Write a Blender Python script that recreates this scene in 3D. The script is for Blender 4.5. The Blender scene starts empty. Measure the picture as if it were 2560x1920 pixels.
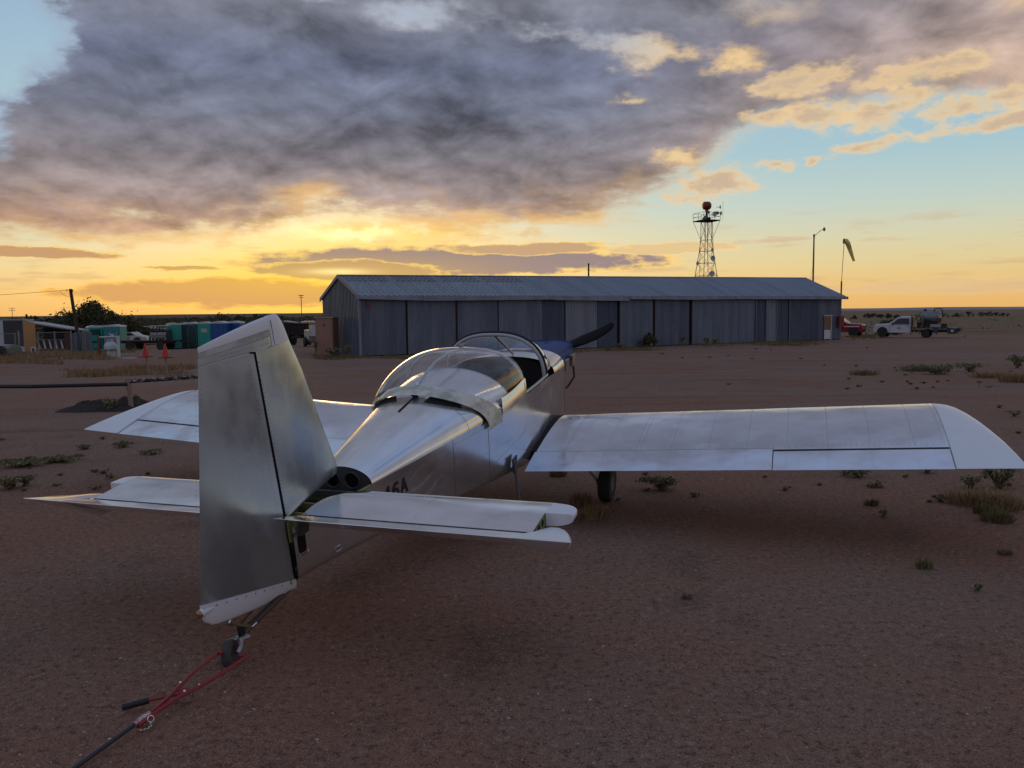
import bpy, math, random
from math import sin, cos, tan, pi, radians, sqrt, exp, atan2, hypot
from mathutils import Vector, Matrix, noise
R = random.Random(7)

# ------------------------------------------------------------------ camera
scene = bpy.context.scene
CAM_H, FPX, PITCH, ROLL = 1.836, 2014.4, radians(4.983), radians(0.588)
_fw = Vector((0, cos(PITCH), -sin(PITCH)))
_r0 = Vector((1, 0, 0)); _u0 = _r0.cross(_fw)
_rt = _r0 * cos(ROLL) - _u0 * sin(ROLL)
_up = _u0 * cos(ROLL) + _r0 * sin(ROLL)
cam_d = bpy.data.cameras.new('camera'); cam = bpy.data.objects.new('camera', cam_d)
scene.collection.objects.link(cam); scene.camera = cam
m = Matrix((_rt, _up, -_fw)).transposed().to_4x4(); m.translation = (0, 0, CAM_H)
cam.matrix_world = m
cam_d.sensor_width = 36; cam_d.lens = FPX / 2560 * 36
cam_d.clip_start = 0.05; cam_d.clip_end = 40000

scene.view_settings.view_transform = 'Standard'; scene.view_settings.look = 'None'
scene.view_settings.exposure = 0.0; scene.view_settings.gamma = 1.0
scene.view_settings.use_curve_mapping = False

def lin(c):
    def f(v):
        v /= 255.0
        return v / 12.92 if v <= .04045 else ((v + .055) / 1.055) ** 2.4
    return (f(c[0]), f(c[1]), f(c[2]), 1.0)

# ------------------------------------------------------------------ node expression helper
class X:
    nt = None
    def __init__(s, sock): s.s = sock
    @staticmethod
    def put(inp, v):
        if isinstance(v, X): X.nt.links.new(v.s, inp)
        else: inp.default_value = v
    @staticmethod
    def op(o, a, b=None, c=None, clamp=False):
        n = X.nt.nodes.new('ShaderNodeMath'); n.operation = o; n.use_clamp = clamp
        X.put(n.inputs[0], a)
        if b is not None: X.put(n.inputs[1], b)
        if c is not None: X.put(n.inputs[2], c)
        return X(n.outputs[0])
    def __add__(s, o): return X.op('ADD', s, o)
    __radd__ = __add__
    def __sub__(s, o): return X.op('SUBTRACT', s, o)
    def __rsub__(s, o): return X.op('SUBTRACT', o, s)
    def __mul__(s, o): return X.op('MULTIPLY', s, o)
    __rmul__ = __mul__
    def __truediv__(s, o): return X.op('DIVIDE', s, o)
    def __rtruediv__(s, o): return X.op('DIVIDE', o, s)
def clamp01(a): return X.op('ADD', a, 0.0, clamp=True)
def maxi(a, b): return X.op('MAXIMUM', a, b)
def mini(a, b): return X.op('MINIMUM', a, b)
def sstep(a, lo, hi):
    n = X.nt.nodes.new('ShaderNodeMapRange'); n.interpolation_type = 'SMOOTHSTEP'
    X.put(n.inputs[0], a); n.inputs[1].default_value = lo; n.inputs[2].default_value = hi
    if lo > hi:
        n.inputs[1].default_value = hi; n.inputs[2].default_value = lo
        n.inputs[3].default_value = 1; n.inputs[4].default_value = 0
    return X(n.outputs[0])
def mixc(f, a, b, mode='MIX'):
    n = X.nt.nodes.new('ShaderNodeMix'); n.data_type = 'RGBA'; n.blend_type = mode
    X.put(n.inputs[0], f)
    for i, v in ((6, a), (7, b)):
        if isinstance(v, X): X.nt.links.new(v.s, n.inputs[i])
        else: n.inputs[i].default_value = tuple(v[:3]) + (1.0,)
    return X(n.outputs[2])
def vec(x, y, z):
    n = X.nt.nodes.new('ShaderNodeCombineXYZ')
    for i, v in enumerate((x, y, z)): X.put(n.inputs[i], v)
    return X(n.outputs[0])
def sepx(v):
    n = X.nt.nodes.new('ShaderNodeSeparateXYZ'); X.put(n.inputs[0], v)
    return X(n.outputs[0]), X(n.outputs[1]), X(n.outputs[2])
def vscale(v, s, off=(0, 0, 0)):
    n = X.nt.nodes.new('ShaderNodeMapping'); X.put(n.inputs[0], v)
    n.inputs['Scale'].default_value = s if isinstance(s, tuple) else (s, s, s)
    n.inputs['Location'].default_value = off
    return X(n.outputs[0])
def fbm(v, scale, detail=5, rough=.55, dist=0, color=False):
    n = X.nt.nodes.new('ShaderNodeTexNoise'); X.put(n.inputs['Vector'], v)
    n.inputs['Scale'].default_value = scale; n.inputs['Detail'].default_value = detail
    n.inputs['Roughness'].default_value = rough; n.inputs['Distortion'].default_value = dist
    return X(n.outputs['Color' if color else 'Fac'])
def ramp(f, stops, interp='LINEAR'):
    n = X.nt.nodes.new('ShaderNodeValToRGB'); X.put(n.inputs[0], f)
    cr = n.color_ramp; cr.interpolation = interp
    while len(cr.elements) > 1: cr.elements.remove(cr.elements[-1])
    for i, (p, c) in enumerate(stops):
        e = cr.elements[0] if i == 0 else cr.elements.new(p)
        e.position = p; e.color = c if len(c) == 4 else lin(c)
    return X(n.outputs[0])
def cscale(c, f):
    n = X.nt.nodes.new('ShaderNodeVectorMath'); n.operation = 'SCALE'
    X.put(n.inputs[0], c); X.put(n.inputs['Scale'], f)
    return X(n.outputs[0])

# ------------------------------------------------------------------ world: sunset sky
world = bpy.data.worlds.new('World'); scene.world = world; world.use_nodes = True
nt = world.node_tree; nt.nodes.clear(); X.nt = nt
SUN_AZ, SUN_EL = radians(-12.0), radians(4.5)
tc = nt.nodes.new('ShaderNodeTexCoord'); D = X(tc.outputs['Generated'])
dx, dy, dz = sepx(D)
u = X.op('ARCTAN2', dx, dy) * (180 / pi)
v = X.op('ARCSINE', dz) * (180 / pi)
pz = 1.0 / (maxi(dz, 0.0) + .15)
P = vec(dx * pz, dy * pz, 0.0)
# warp
wn = fbm(P, 2.2, 6, .6, color=True); wr, wg, wb = sepx(wn)
uw = u + (wr - .5) * 9.0
vw = v + (wg - .5) * 3.2
pq = 1.0 / (maxi(dz, 0.0) + .36)
Q = vec(dx * pq, dy * pq, dz * .6)
n1 = fbm(Q, 2.1, 9, .55)
n2 = fbm(vscale(Q, 1, (7.3, 2.1, 0)), 5.4, 8, .58, .25)
n2b = fbm(vscale(Q, 1, (7.3 - .02, 2.1 + .045, 0)), 5.4, 8, .58, .25)
nbig = fbm(vscale(Q, 1, (4.2, 1.7, 3)), 2.0, 7, .5, .3)
nhf = fbm(vscale(Q, 1, (1.3, 9.1, 0)), 15, 6, .60)
nstreak = fbm(vscale(D, (9, 9, 75), (2, 5, 1)), 1.0, 6, .55)
nvirga = fbm(vscale(D, (26, 26, 3.0), (4, 1, 2)), 1.0, 4, .55)

# clear sky by elevation: toward the sunset, and away from it
vv = clamp01(v / 90.0)
west = ramp(vv, [(0, (242, 186, 110)), (.018, (240, 200, 130)), (.035, (232, 211, 156)), (.055, (218, 215, 182)),
                 (.080, (194, 213, 206)), (.115, (168, 202, 214)), (.21, (146, 182, 212)), (.36, (112, 142, 190)), (1, (84, 116, 172))])
east = ramp(vv, [(0, (150, 140, 158)), (.05, (168, 152, 172)), (.11, (165, 162, 186)), (.2, (138, 152, 184)), (.4, (110, 138, 186)), (1, (84, 116, 172))])
cosang = clamp01(X.op('COSINE', (u - (-6.0)) * (pi / 180)) * .5 + .5)
clear = mixc(sstep(cosang, .28, .84), east, west)
glow = X.op('EXPONENT', ((u + 12.5) * (u + 12.5) * (1 / 90.0) + (v - 2.2) * (v - 2.2) * (1 / 12.0)) * -1.0)
clear = mixc(glow * .72, clear, lin((255, 196, 62)))
sky = nt.nodes.new('ShaderNodeTexSky'); sky.sky_type = 'NISHITA'; sky.sun_disc = False
sky.sun_elevation = SUN_EL; sky.sun_rotation = SUN_AZ; sky.dust_density = 2.0; sky.air_density = 1.0
clear = mixc(.10, clear, cscale(X(sky.outputs[0]), .10))

# big stratocumulus deck: lower edge as a curve over azimuth
def curve(f, pts, lo, hi, vlo, vhi):
    n = nt.nodes.new('ShaderNodeFloatCurve'); X.put(n.inputs[1], clamp01((f - lo) * (1 / (hi - lo))))
    c = n.mapping.curves[0]
    P_ = [((p - lo) / (hi - lo), (q - vlo) / (vhi - vlo)) for p, q in pts]
    c.points[0].location = P_[0]; c.points[1].location = P_[-1]
    for q in P_[1:-1]: c.points.new(*q)
    n.mapping.update()
    return X(n.outputs[0]) * (vhi - vlo) + vlo
vlow = curve(u, [(-180, 12), (-60, 5.4), (-32, 4.6), (-22, 5.2), (-16, 5.8), (-13, 6.7), (-6.5, 6.3), (0, 5.7), (5, 6.2), (9.5, 7.6), (12, 8.8),
                 (14.5, 10.6), (18.6, 12.6), (23, 12.9), (27, 12.6), (32, 11.8), (60, 11), (180, 12)], -180, 180, 0, 20)
dv = v - vlow + (wg - .5) * 5.0 + (nhf - .5) * 3.0 + (nbig - .5) * 4.0 * sstep(u, 4, 14)
mass = sstep(dv, -.8, 1.8)
def blob(cu, cv, a, b, U=uw, V=vw):
    p = (U - cu) * (1.0 / a); q = (V - cv) * (1.0 / b)
    return clamp01(1.0 - X.op('SQRT', p * p + q * q))
core = X.op('EXPONENT', ((u + 6) * (u + 6) * (1 / 640.0) + (v - 13) * (v - 13) * (1 / 60.0)) * -1.0)
holes = None
for (cu, cv, a, b, s) in [(9, 17.5, 5, 1.5, .34), (14, 16.0, 6, 1.8, .36), (14.5, 12.8, 5, 1.6, .25), (-32.5, 17.5, 7.5, 5.5, .85), (-33, 12.6, 3.4, 4, .55), (-7, 19.2, 7, 1.6, .36), (-14, 20.8, 5, 1.4, .45),
                          (7.5, 15.8, 3.6, 1.7, .34), (8.2, 13.6, 4.2, 1.5, .38), (10.5, 10.6, 4, 1.6, .38), (24, 14.2, 11, 1.8, .24), (3, 18.5, 8, 1.6, .30), (-1, 12.4, 5, 1.2, .2)]:
    h = blob(cu, cv, a, b) * (s if cu < -30 else s * .78)
    holes = h if holes is None else holes + h
raw = (n1 - .5) * .95 + (n2 - .5) * .22 + (nhf - .5) * .10 + core * .40 + .17 - holes + (holes * (nhf - .5) * 1.6)
raw = raw + (sstep(v, 26, 60) * -.10)
thick = sstep(raw, -.02, .34) * mass
alpha = sstep(raw, -.20, .14) * mass
deepv = ramp(clamp01(v / 30.0), [(0, (205, 160, 125)), (.19, (176, 142, 124)), (.27, (146, 131, 128)), (.36, (124, 119, 126)), (.45, (110, 114, 130)),
                                 (.55, (104, 110, 132)), (.66, (118, 121, 134)), (.85, (124, 126, 138)), (1, (128, 130, 146))])
warm = sstep(u, 4, 34) * sstep(v, 24, 12)
eastw = sstep(cosang, .75, .35)
deepv = mixc(warm * .80, deepv, lin((196, 166, 142)))
deepv = mixc(eastw * .7, deepv, lin((138, 140, 158)))
shade = (n2b - n2) * 2.6 + (nbig - .5) * 1.8 + (n2 - .5) * .5 + (nhf - .5) * .22 + 1.12 - sstep(v, 20, 30) * .12
shade = (shade - 1.0) * (1.0 - sstep(v, 20, 30) * .6) + 1.0
deepv = cscale(deepv, clamp01(shade * .5) * 2.0)
litg = mixc(sstep(v, 20, 12), lin((178, 184, 198)), lin((236, 204, 150)))
litg = mixc(sstep(u, 6, 14) * sstep(v, 21, 17), litg, lin((252, 212, 146)))
litg = mixc(sstep(v, 22, 34), litg, lin((150, 162, 190)))
litg = mixc(sstep(u, -14, -24) * sstep(v, 6, 10), litg, lin((160, 178, 198)))
cloud = mixc(sstep(thick, .0, .75), litg, deepv)
# virga and glow under the deck, strongest over the sun
under = sstep(dv + (nvirga - .5) * 3.0, 3.0, -.3) * sstep(u, 20, 6)
cloud = mixc(clamp01(under * .50), cloud, lin((226, 176, 112)))
hot = X.op('EXPONENT', ((u + 9.0) * (u + 9.0) * (1 / 46.0) + (v - 5.6) * (v - 5.6) * (1 / 0.9)) * -1.0)
hot2 = X.op('EXPONENT', ((u + 11.2) * (u + 11.2) * (1 / 13.0) + (v + (nhf - .5) * 1.6 - 5.55) * (v + (nhf - .5) * 1.6 - 5.55) * (1 / .22)) * -1.0)
hotn = clamp01(hot * sstep(nhf + (n2 - .5), .30, .62) * 1.1)
col = mixc(alpha, clear, cloud)
col = mixc(hotn * .85, col, lin((255, 206, 92)))
# glowing breaks in the lower cloud
brk = maxi(blob(-14.6, 7.9, 3.6, 1.5), maxi(blob(4.0, 6.4, 8, 1.3), blob(-3.5, 6.6, 6, 1.1)))
brk = maxi(brk, blob(-24, 5.2, 12, 1.2) * .8)
col = mixc(sstep(brk + (nhf - .5) * .9, .25, .85) * sstep(brk, 0, .15) * .55, col, lin((246, 194, 118)))
# lower bands of mauve cloud
def band(col, cu, cv, a, b, c, lit, amt=1.0):
    g = blob(cu, cv, a, b, u + (wr - .5) * 6, v + (wg - .5) * 1.0)
    s = g + (nhf - .5) * .75 + (nstreak - .5) * .5
    e = sstep(g, .0, .10)
    col = mixc(sstep(s, .02, .16) * e * amt, col, lit)
    return mixc(sstep(s, .12, .34) * e * amt, col, c)
LG = lin((255, 214, 128))
streak = sstep(nstreak + (n2 - .5) * .3, .54, .70) * sstep(v, 7.5, 4.5) * sstep(v, .4, 1.6)
col = mixc(streak * .42, col, lin((206, 160, 118)))
col = band(col, -3.5, 3.7, 17, 1.25, lin((158, 138, 136)), LG)
col = band(col, -11.5, 3.1, 8, .75, lin((170, 140, 128)), LG, .9)
col = band(col, -19.0, 1.55, 12, 1.15, lin((214, 158, 104)), lin((255, 196, 96)), .8)
col = band(col, 31, 1.45, 13, .6, lin((218, 186, 148)), lin((240, 202, 144)), .38)
col = band(col, 10.5, 4.35, 6, .45, lin((226, 196, 146)), lin((250, 214, 150)), .8)
col = band(col, -31, 4.0, 7, .42, lin((196, 150, 112)), LG, .9)
col = band(col, -22, 3.1, 3, .22, lin((196, 150, 105)), LG, .8)
col = band(col, 1.5, 4.5, 7, .5, lin((196, 160, 128)), LG, .9)
# gold puffs in the clear right-hand sky
def puff(col, cu, cv, a, b):
    g = blob(cu, cv, a, b, u + (wr - .5) * 3.0, v + (wg - .5) * 2.2 - (u - cu) * .08)
    s = g * 1.0 + (nhf - .5) * 2.2 + (n2 - .5) * 1.1 - .20
    col = mixc(sstep(s, .02, .60) * sstep(g, .0, .35) * .88, col, lin((240, 208, 158)))
    return mixc(sstep(s, .30, .85) * sstep(g, .15, .6) * .7, col, lin((190, 168, 150)))
for p in [(20.6, 12.6, 4.2, 1.4), (17.2, 12.6, 2.6, 1.0), (24.8, 12.6, 4.0, 1.9), (23.2, 10.4, 4.0, .8), (18.1, 9.7, 2.0, .65), (20.4, 10.0, 1.2, .4),
          (13.4, 8.5, 5.0, 1.8), (30.5, 12.2, 7.5, 1.2), (30.6, 11.0, 6.5, .7), (19, 14.8, 6, 1.3), (27, 14.6, 6, 1.2)]:
    col = puff(col, *p)
col = mixc(hot2, col, (1.35, 1.10, .52))
spot = X.op('EXPONENT', ((u + 12.0) * (u + 12.0) * (1 / 4.0) + (v - 3.0) * (v - 3.0) * (1 / .05)) * -1.0)
col = mixc(clamp01(spot), col, (1.3, 1.1, .6))
sunnear = X.op('EXPONENT', ((u + 12.5) * (u + 12.5) * (1 / 110.0) + (v - 2.6) * (v - 2.6) * (1 / 2.2)) * -1.0)
col = mixc(sunnear * .50, col, lin((255, 204, 62)))
# below the horizon
col = mixc(sstep(v, 0.0, -1.2), col, lin((92, 74, 66)))
bg = nt.nodes.new('ShaderNodeBackground'); X.put(bg.inputs[0], col); bg.inputs[1].default_value = 1.0
wo = nt.nodes.new('ShaderNodeOutputWorld'); nt.links.new(bg.outputs[0], wo.inputs[0])
world.cycles.sampling_method = 'MANUAL'; world.cycles.sample_map_resolution = 512

sd = bpy.data.lights.new('sun', 'SUN'); sun = bpy.data.objects.new('sun', sd); scene.collection.objects.link(sun)
sd.energy = 0.16; sd.angle = radians(12); sd.color = (1.0, .62, .30)
sdir = Vector((sin(SUN_AZ) * cos(SUN_EL), cos(SUN_AZ) * cos(SUN_EL), sin(SUN_EL)))
sun.rotation_euler = (-sdir).to_track_quat('-Z', 'Y').to_euler()

# ------------------------------------------------------------------ terrain function and placement
def sst(x, a, b):
    t = max(0, min(1, (x - a) / (b - a))); return t * t * (3 - 2 * t)
def gz(x, y):
    d = hypot(x, y)
    z = -.6 * sst(d, 10, 45) - .9 * sst(d - .3 * x, 65, 112)
    if d < 400:
        z += noise.noise(Vector((x * .35, y * .35, 3))) * .035 * sst(d, 4, 20)
    return z
def ray(px, py):
    return _fw + _rt * ((px - 1280) / FPX) - _up * ((py - 960) / FPX)
def at(px, py):
    """ground point seen at a direction (px,py)"""
    d = ray(px, py); lo, hi = 1.0, 900.0
    def f(t): p = d * t; return CAM_H + p.z - gz(p.x, p.y)
    t = 1.0
    while t < 900 and f(t) > 0: t *= 1.02
    lo, hi = t / 1.02, t
    for _ in range(30):
        mth = (lo + hi) / 2
        if f(mth) > 0: lo = mth
        else: hi = mth
    p = d * hi
    return Vector((p.x, p.y, gz(p.x, p.y)))
def atd(px, dist):
    """ground point at forward distance dist in the direction px"""
    x = (px - 1280) / FPX * dist
    return Vector((x, dist, gz(x, dist)))
def atz(px, py, z):
    d = ray(px, py); t = (z - CAM_H) / d.z
    return Vector((d.x * t, d.y * t, z))

# ------------------------------------------------------------------ materials
MATS = {}
def newmat(name):
    m = bpy.data.materials.new(name); m.use_nodes = True; MATS[name] = m
    X.nt = m.node_tree
    return m, m.node_tree.nodes['Principled BSDF']
def objc():
    n = X.nt.nodes.new('ShaderNodeTexCoord'); return X(n.outputs['Object'])
def bump(b, h, strength=.3, dist=.01):
    n = X.nt.nodes.new('ShaderNodeBump'); n.inputs['Strength'].default_value = strength
    n.inputs['Distance'].default_value = dist; X.put(n.inputs['Height'], h)
    X.nt.links.new(n.outputs[0], b.inputs['Normal'])
def simple(name, c, rough=.6, metal=0., var=.18, scale=6., bmp=.0, spec=.5, bd=.01, c2=None, sc3=None, rvar=.1):
    m, b = newmat(name)
    t = objc()
    if sc3: t = vscale(t, sc3)
    f = fbm(t, scale, 5, .6)
    c = tuple(c) + (1.,)
    if c2: cc = mixc(sstep(f, .38, .62), c, tuple(c2) + (1.,))
    else: cc = mixc(f, tuple(k * (1 - var) for k in c[:3]), tuple(min(1, k * (1 + var)) for k in c[:3]))
    X.put(b.inputs['Base Color'], cc)
    X.put(b.inputs['Roughness'], clamp01((f - .5) * rvar * 2 + rough)); b.inputs['Metallic'].default_value = metal
    b.inputs['Specular IOR Level'].default_value = spec
    if bmp: bump(b, fbm(t, scale * 4, 4, .6), bmp, bd)
    return m

def alu(name, c=(.80, .81, .83), rough=.16, smudge=.12, wav=.010, wsc=2.2, streak=(1, 1, 1), haze=.0):
    m, b = newmat(name); t = objc()
    f = fbm(vscale(t, streak), 3.0, 6, .62)
    g = fbm(vscale(t, streak), 14.0, 3, .5)
    pt = fbm(vscale(t, streak), 7.0, 5, .6, .6)
    cc = mixc(sstep(f, .35, .68), tuple(k * .88 for k in c), c)
    cc = mixc(sstep(g, .52, .75) * .12, cc, tuple(k * .72 for k in c))
    X.put(b.inputs['Base Color'], cc)
    X.put(b.inputs['Metallic'], clamp01(sstep(pt, .56, .74) * -haze * 1.6 + (1.0 - haze)))
    X.put(b.inputs['Roughness'], clamp01(sstep(f, .36, .66) * smudge + rough + (g - .5) * .06))
    h = fbm(t, wsc, 2, .4)
    bump(b, h, 1.0, wav)
    return m
ALU_W = alu('aluminium_wing_skin', (.72, .76, .84), .15, .07, .018, 2.4, haze=.04)
ALU_F = alu('aluminium_fuselage_skin', (.80, .81, .82), .13, .12, .008, 2.0, (1, .5, 1), haze=.12)
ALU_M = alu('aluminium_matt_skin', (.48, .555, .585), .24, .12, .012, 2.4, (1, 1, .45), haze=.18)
ALU_S = alu('aluminium_stabiliser_skin', (.80, .81, .84), .10, .08, .008, 2.4, haze=.06)
ALU_D = simple('dull_aluminium', (.42, .43, .44), .42, .9, .2, 8)
FG_W = simple('white_gelcoat', (.70, .72, .76), .32, 0, .05, 4)
FG_G = simple('sanded_filler', (.36, .36, .30), .7, 0, .3, 7, c2=(.52, .53, .50))
ZINC = simple('zinc_chromate_primer', (.22, .24, .075), .6, 0, .2, 9)
DKG = simple('dark_grey_bulkhead', (.07, .07, .075), .5, .3, .2, 6)
BLK = simple('black_rubber', (.014, .014, .015), .65, 0, .3, 12)
BLKM = simple('black_painted_steel', (.018, .02, .024), .35, 0, .2, 12)
RIV = simple('rivet_metal', (.20, .21, .23), .45, .8, .2, 30)
GAP = simple('dark_gap', (.006, .006, .007), .9, 0, .1, 5)
STEEL = simple('grey_steel', (.34, .35, .37), .40, .7, .2, 14)
REDP = simple('red_paint', (.24, .010, .018), .32, 0, .2, 10)
REDB = simple('dull_red_steel', (.13, .025, .02), .6, 0, .3, 6)
CHROME = simple('plated_steel', (.75, .75, .75), .2, 1, .1, 10)
SKIRT = simple('skirt_fibreglass', (.40, .41, .35), .45, 0, .2, 9, c2=(.66, .66, .58))
BLUE = simple('blue_cover_fabric', (.008, .040, .17), .6, 0, .25, 8, bmp=.3)
TIRE = simple('tyre_rubber', (.022, .021, .021), .8, 0, .3, 20, bmp=.2)
WOOD = simple('weathered_wood', (.17, .12, .085), .8, 0, .35, 6, sc3=(1, 1, .15), bmp=.3)
def glass(name, tint=(.98, .985, .985), refl=1.0):
    m = bpy.data.materials.new(name); m.use_nodes = True; n = m.node_tree; n.nodes.clear(); X.nt = n
    tr = n.nodes.new('ShaderNodeBsdfTransparent'); tr.inputs[0].default_value = tint + (1,)
    gl = n.nodes.new('ShaderNodeBsdfGlossy'); gl.inputs['Roughness'].default_value = .02; gl.inputs[0].default_value = (refl, refl, refl, 1)
    fr = n.nodes.new('ShaderNodeLayerWeight'); fc = X(fr.outputs['Facing'])
    mx = n.nodes.new('ShaderNodeMixShader'); f = clamp01(X.op('POWER', fc, 4.0) * 1.1 + .055)
    X.put(mx.inputs[0], f); n.links.new(tr.outputs[0], mx.inputs[1]); n.links.new(gl.outputs[0], mx.inputs[2])
    o = n.nodes.new('ShaderNodeOutputMaterial'); n.links.new(mx.outputs[0], o.inputs[0])
    return m
PLEXI = glass('clear_acrylic')
CARGLASS = simple('dark_vehicle_glass', (.015, .018, .022), .08, 0, .2, 3)

# ------------------------------------------------------------------ mesh building
COL = scene.collection
class MB:
    def __init__(s): s.v = []; s.f = []; s.sm = True
    def add(s, vs, fs):
        o = len(s.v); s.v += [tuple(p) for p in vs]; s.f += [tuple(i + o for i in f) for f in fs]; return s
    def quad(s, a, b, c, d): return s.add([a, b, c, d], [(0, 1, 2, 3)])
    def box(s, c, d, rz=0., M=None):
        hx, hy, hz = d[0] / 2, d[1] / 2, d[2] / 2
        vs = [Vector((x, y, z)) for x in (-hx, hx) for y in (-hy, hy) for z in (-hz, hz)]
        if M is not None: vs = [M @ p for p in vs]
        if rz: vs = [Matrix.Rotation(rz, 3, 'Z') @ p for p in vs]
        vs = [p + Vector(c) for p in vs]
        return s.add(vs, [(0, 1, 3, 2), (4, 6, 7, 5), (0, 4, 5, 1), (2, 3, 7, 6), (0, 2, 6, 4), (1, 5, 7, 3)])
    def loft(s, rings, closed=True, cap=True, flip=False):
        n = len(rings[0]); o = len(s.v)
        for r in rings: s.v += [tuple(p) for p in r]
        m = n if closed else n - 1
        for i in range(len(rings) - 1):
            for j in range(m):
                a, b = o + i * n + j, o + i * n + (j + 1) % n
                q = (a, b, b + n, a + n)
                s.f.append(q[::-1] if flip else q)
        if closed and cap:
            s.f.append(tuple(o + j for j in range(n))[::-1]); s.f.append(tuple(o + (len(rings) - 1) * n + j for j in range(n)))
        return s
    def tube(s, path, r, n=8, cap=True):
        path = [Vector(p) for p in path]; rings = []
        rs = r if isinstance(r, (list, tuple)) else [r] * len(path)
        up = None
        for i, p in enumerate(path):
            t = (path[min(i + 1, len(path) - 1)] - path[max(i - 1, 0)]).normalized()
            if up is None: up = Vector((0, 0, 1)) if abs(t.z) < .9 else Vector((1, 0, 0))
            a = t.cross(up).normalized(); b = t.cross(a).normalized(); up = a.cross(t).normalized() if False else -b
            rings.append([p + (a * cos(2 * pi * k / n) + b * sin(2 * pi * k / n)) * rs[i] for k in range(n)])
        return s.loft(rings, True, cap)
    def lathe(s, prof, c, axis, n=20, closed=False):
        """prof: (radius, offset along axis)"""
        ax = Vector(axis).normalized(); up = Vector((0, 0, 1)) if abs(ax.z) < .9 else Vector((1, 0, 0))
        a = ax.cross(up).normalized(); b = ax.cross(a); c = Vector(c)
        rings = [[c + ax * o + (a * cos(2 * pi * k / n) + b * sin(2 * pi * k / n)) * r for k in range(n)] for r, o in prof]
        if closed: rings.append(rings[0])
        return s.loft(rings, True, not closed)
    def prism(s, poly, a, b):
        """poly: list of 3D points; extruded by vector from a-offset to b-offset"""
        a, b = Vector(a), Vector(b)
        return s.loft([[Vector(p) + a for p in poly], [Vector(p) + b for p in poly]], True, True)
    def torus(s, c, axis, R_, r, n=20, m=8, arc=(0, 2 * pi)):
        ax = Vector(axis).normalized(); up = Vector((0, 0, 1)) if abs(ax.z) < .9 else Vector((1, 0, 0))
        a = ax.cross(up).normalized(); b = ax.cross(a); c = Vector(c)
        full = abs(arc[1] - arc[0] - 2 * pi) < 1e-4
        rings = []
        for i in range(n + 1):
            t = arc[0] + (arc[1] - arc[0]) * i / n; d = a * cos(t) + b * sin(t)
            rings.append([c + d * (R_ + r * cos(2 * pi * k / m)) + ax * r * sin(2 * pi * k / m) for k in range(m)])
        return s.loft(rings, True, not full)
    def build(s, name, mat, parent=None, smooth=30, kind=None):
        me = bpy.data.meshes.new(name); me.from_pydata(s.v, [], s.f); me.materials.append(mat)
        me.validate(clean_customdata=False)
        o = bpy.data.objects.new(name, me); COL.objects.link(o)
        if parent is not None: o.parent = parent
        if smooth and len(s.f):
            me.shade_smooth()
            try: me.set_sharp_from_angle(angle=radians(smooth))
            except Exception: pass
        if kind: o['kind'] = kind
        return o
def tag(o, label, cat, group=None, kind=None):
    if label: o['label'] = label
    if cat: o['category'] = cat
    if group: o['group'] = group
    if kind: o['kind'] = kind
    return o
def thing(name, label, cat, loc=(0, 0, 0), rz=0., group=None, M=None):
    o = bpy.data.objects.new(name, None); COL.objects.link(o); o.empty_display_size = .3
    if M is not None: o.matrix_world = M
    else: o.location = loc; o.rotation_euler = (0, 0, rz)
    return tag(o, label, cat, group)
def copy_tree(o, loc=None, rz=None, label=None, parent=None):
    c = o.copy(); COL.objects.link(c)
    if parent is not None: c.parent = parent
    if loc is not None: c.location = loc
    if rz is not None: c.rotation_euler = (0, 0, rz)
    if label: c['label'] = label
    for ch in list(o.children): copy_tree(ch, parent=c)
    return c
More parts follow.
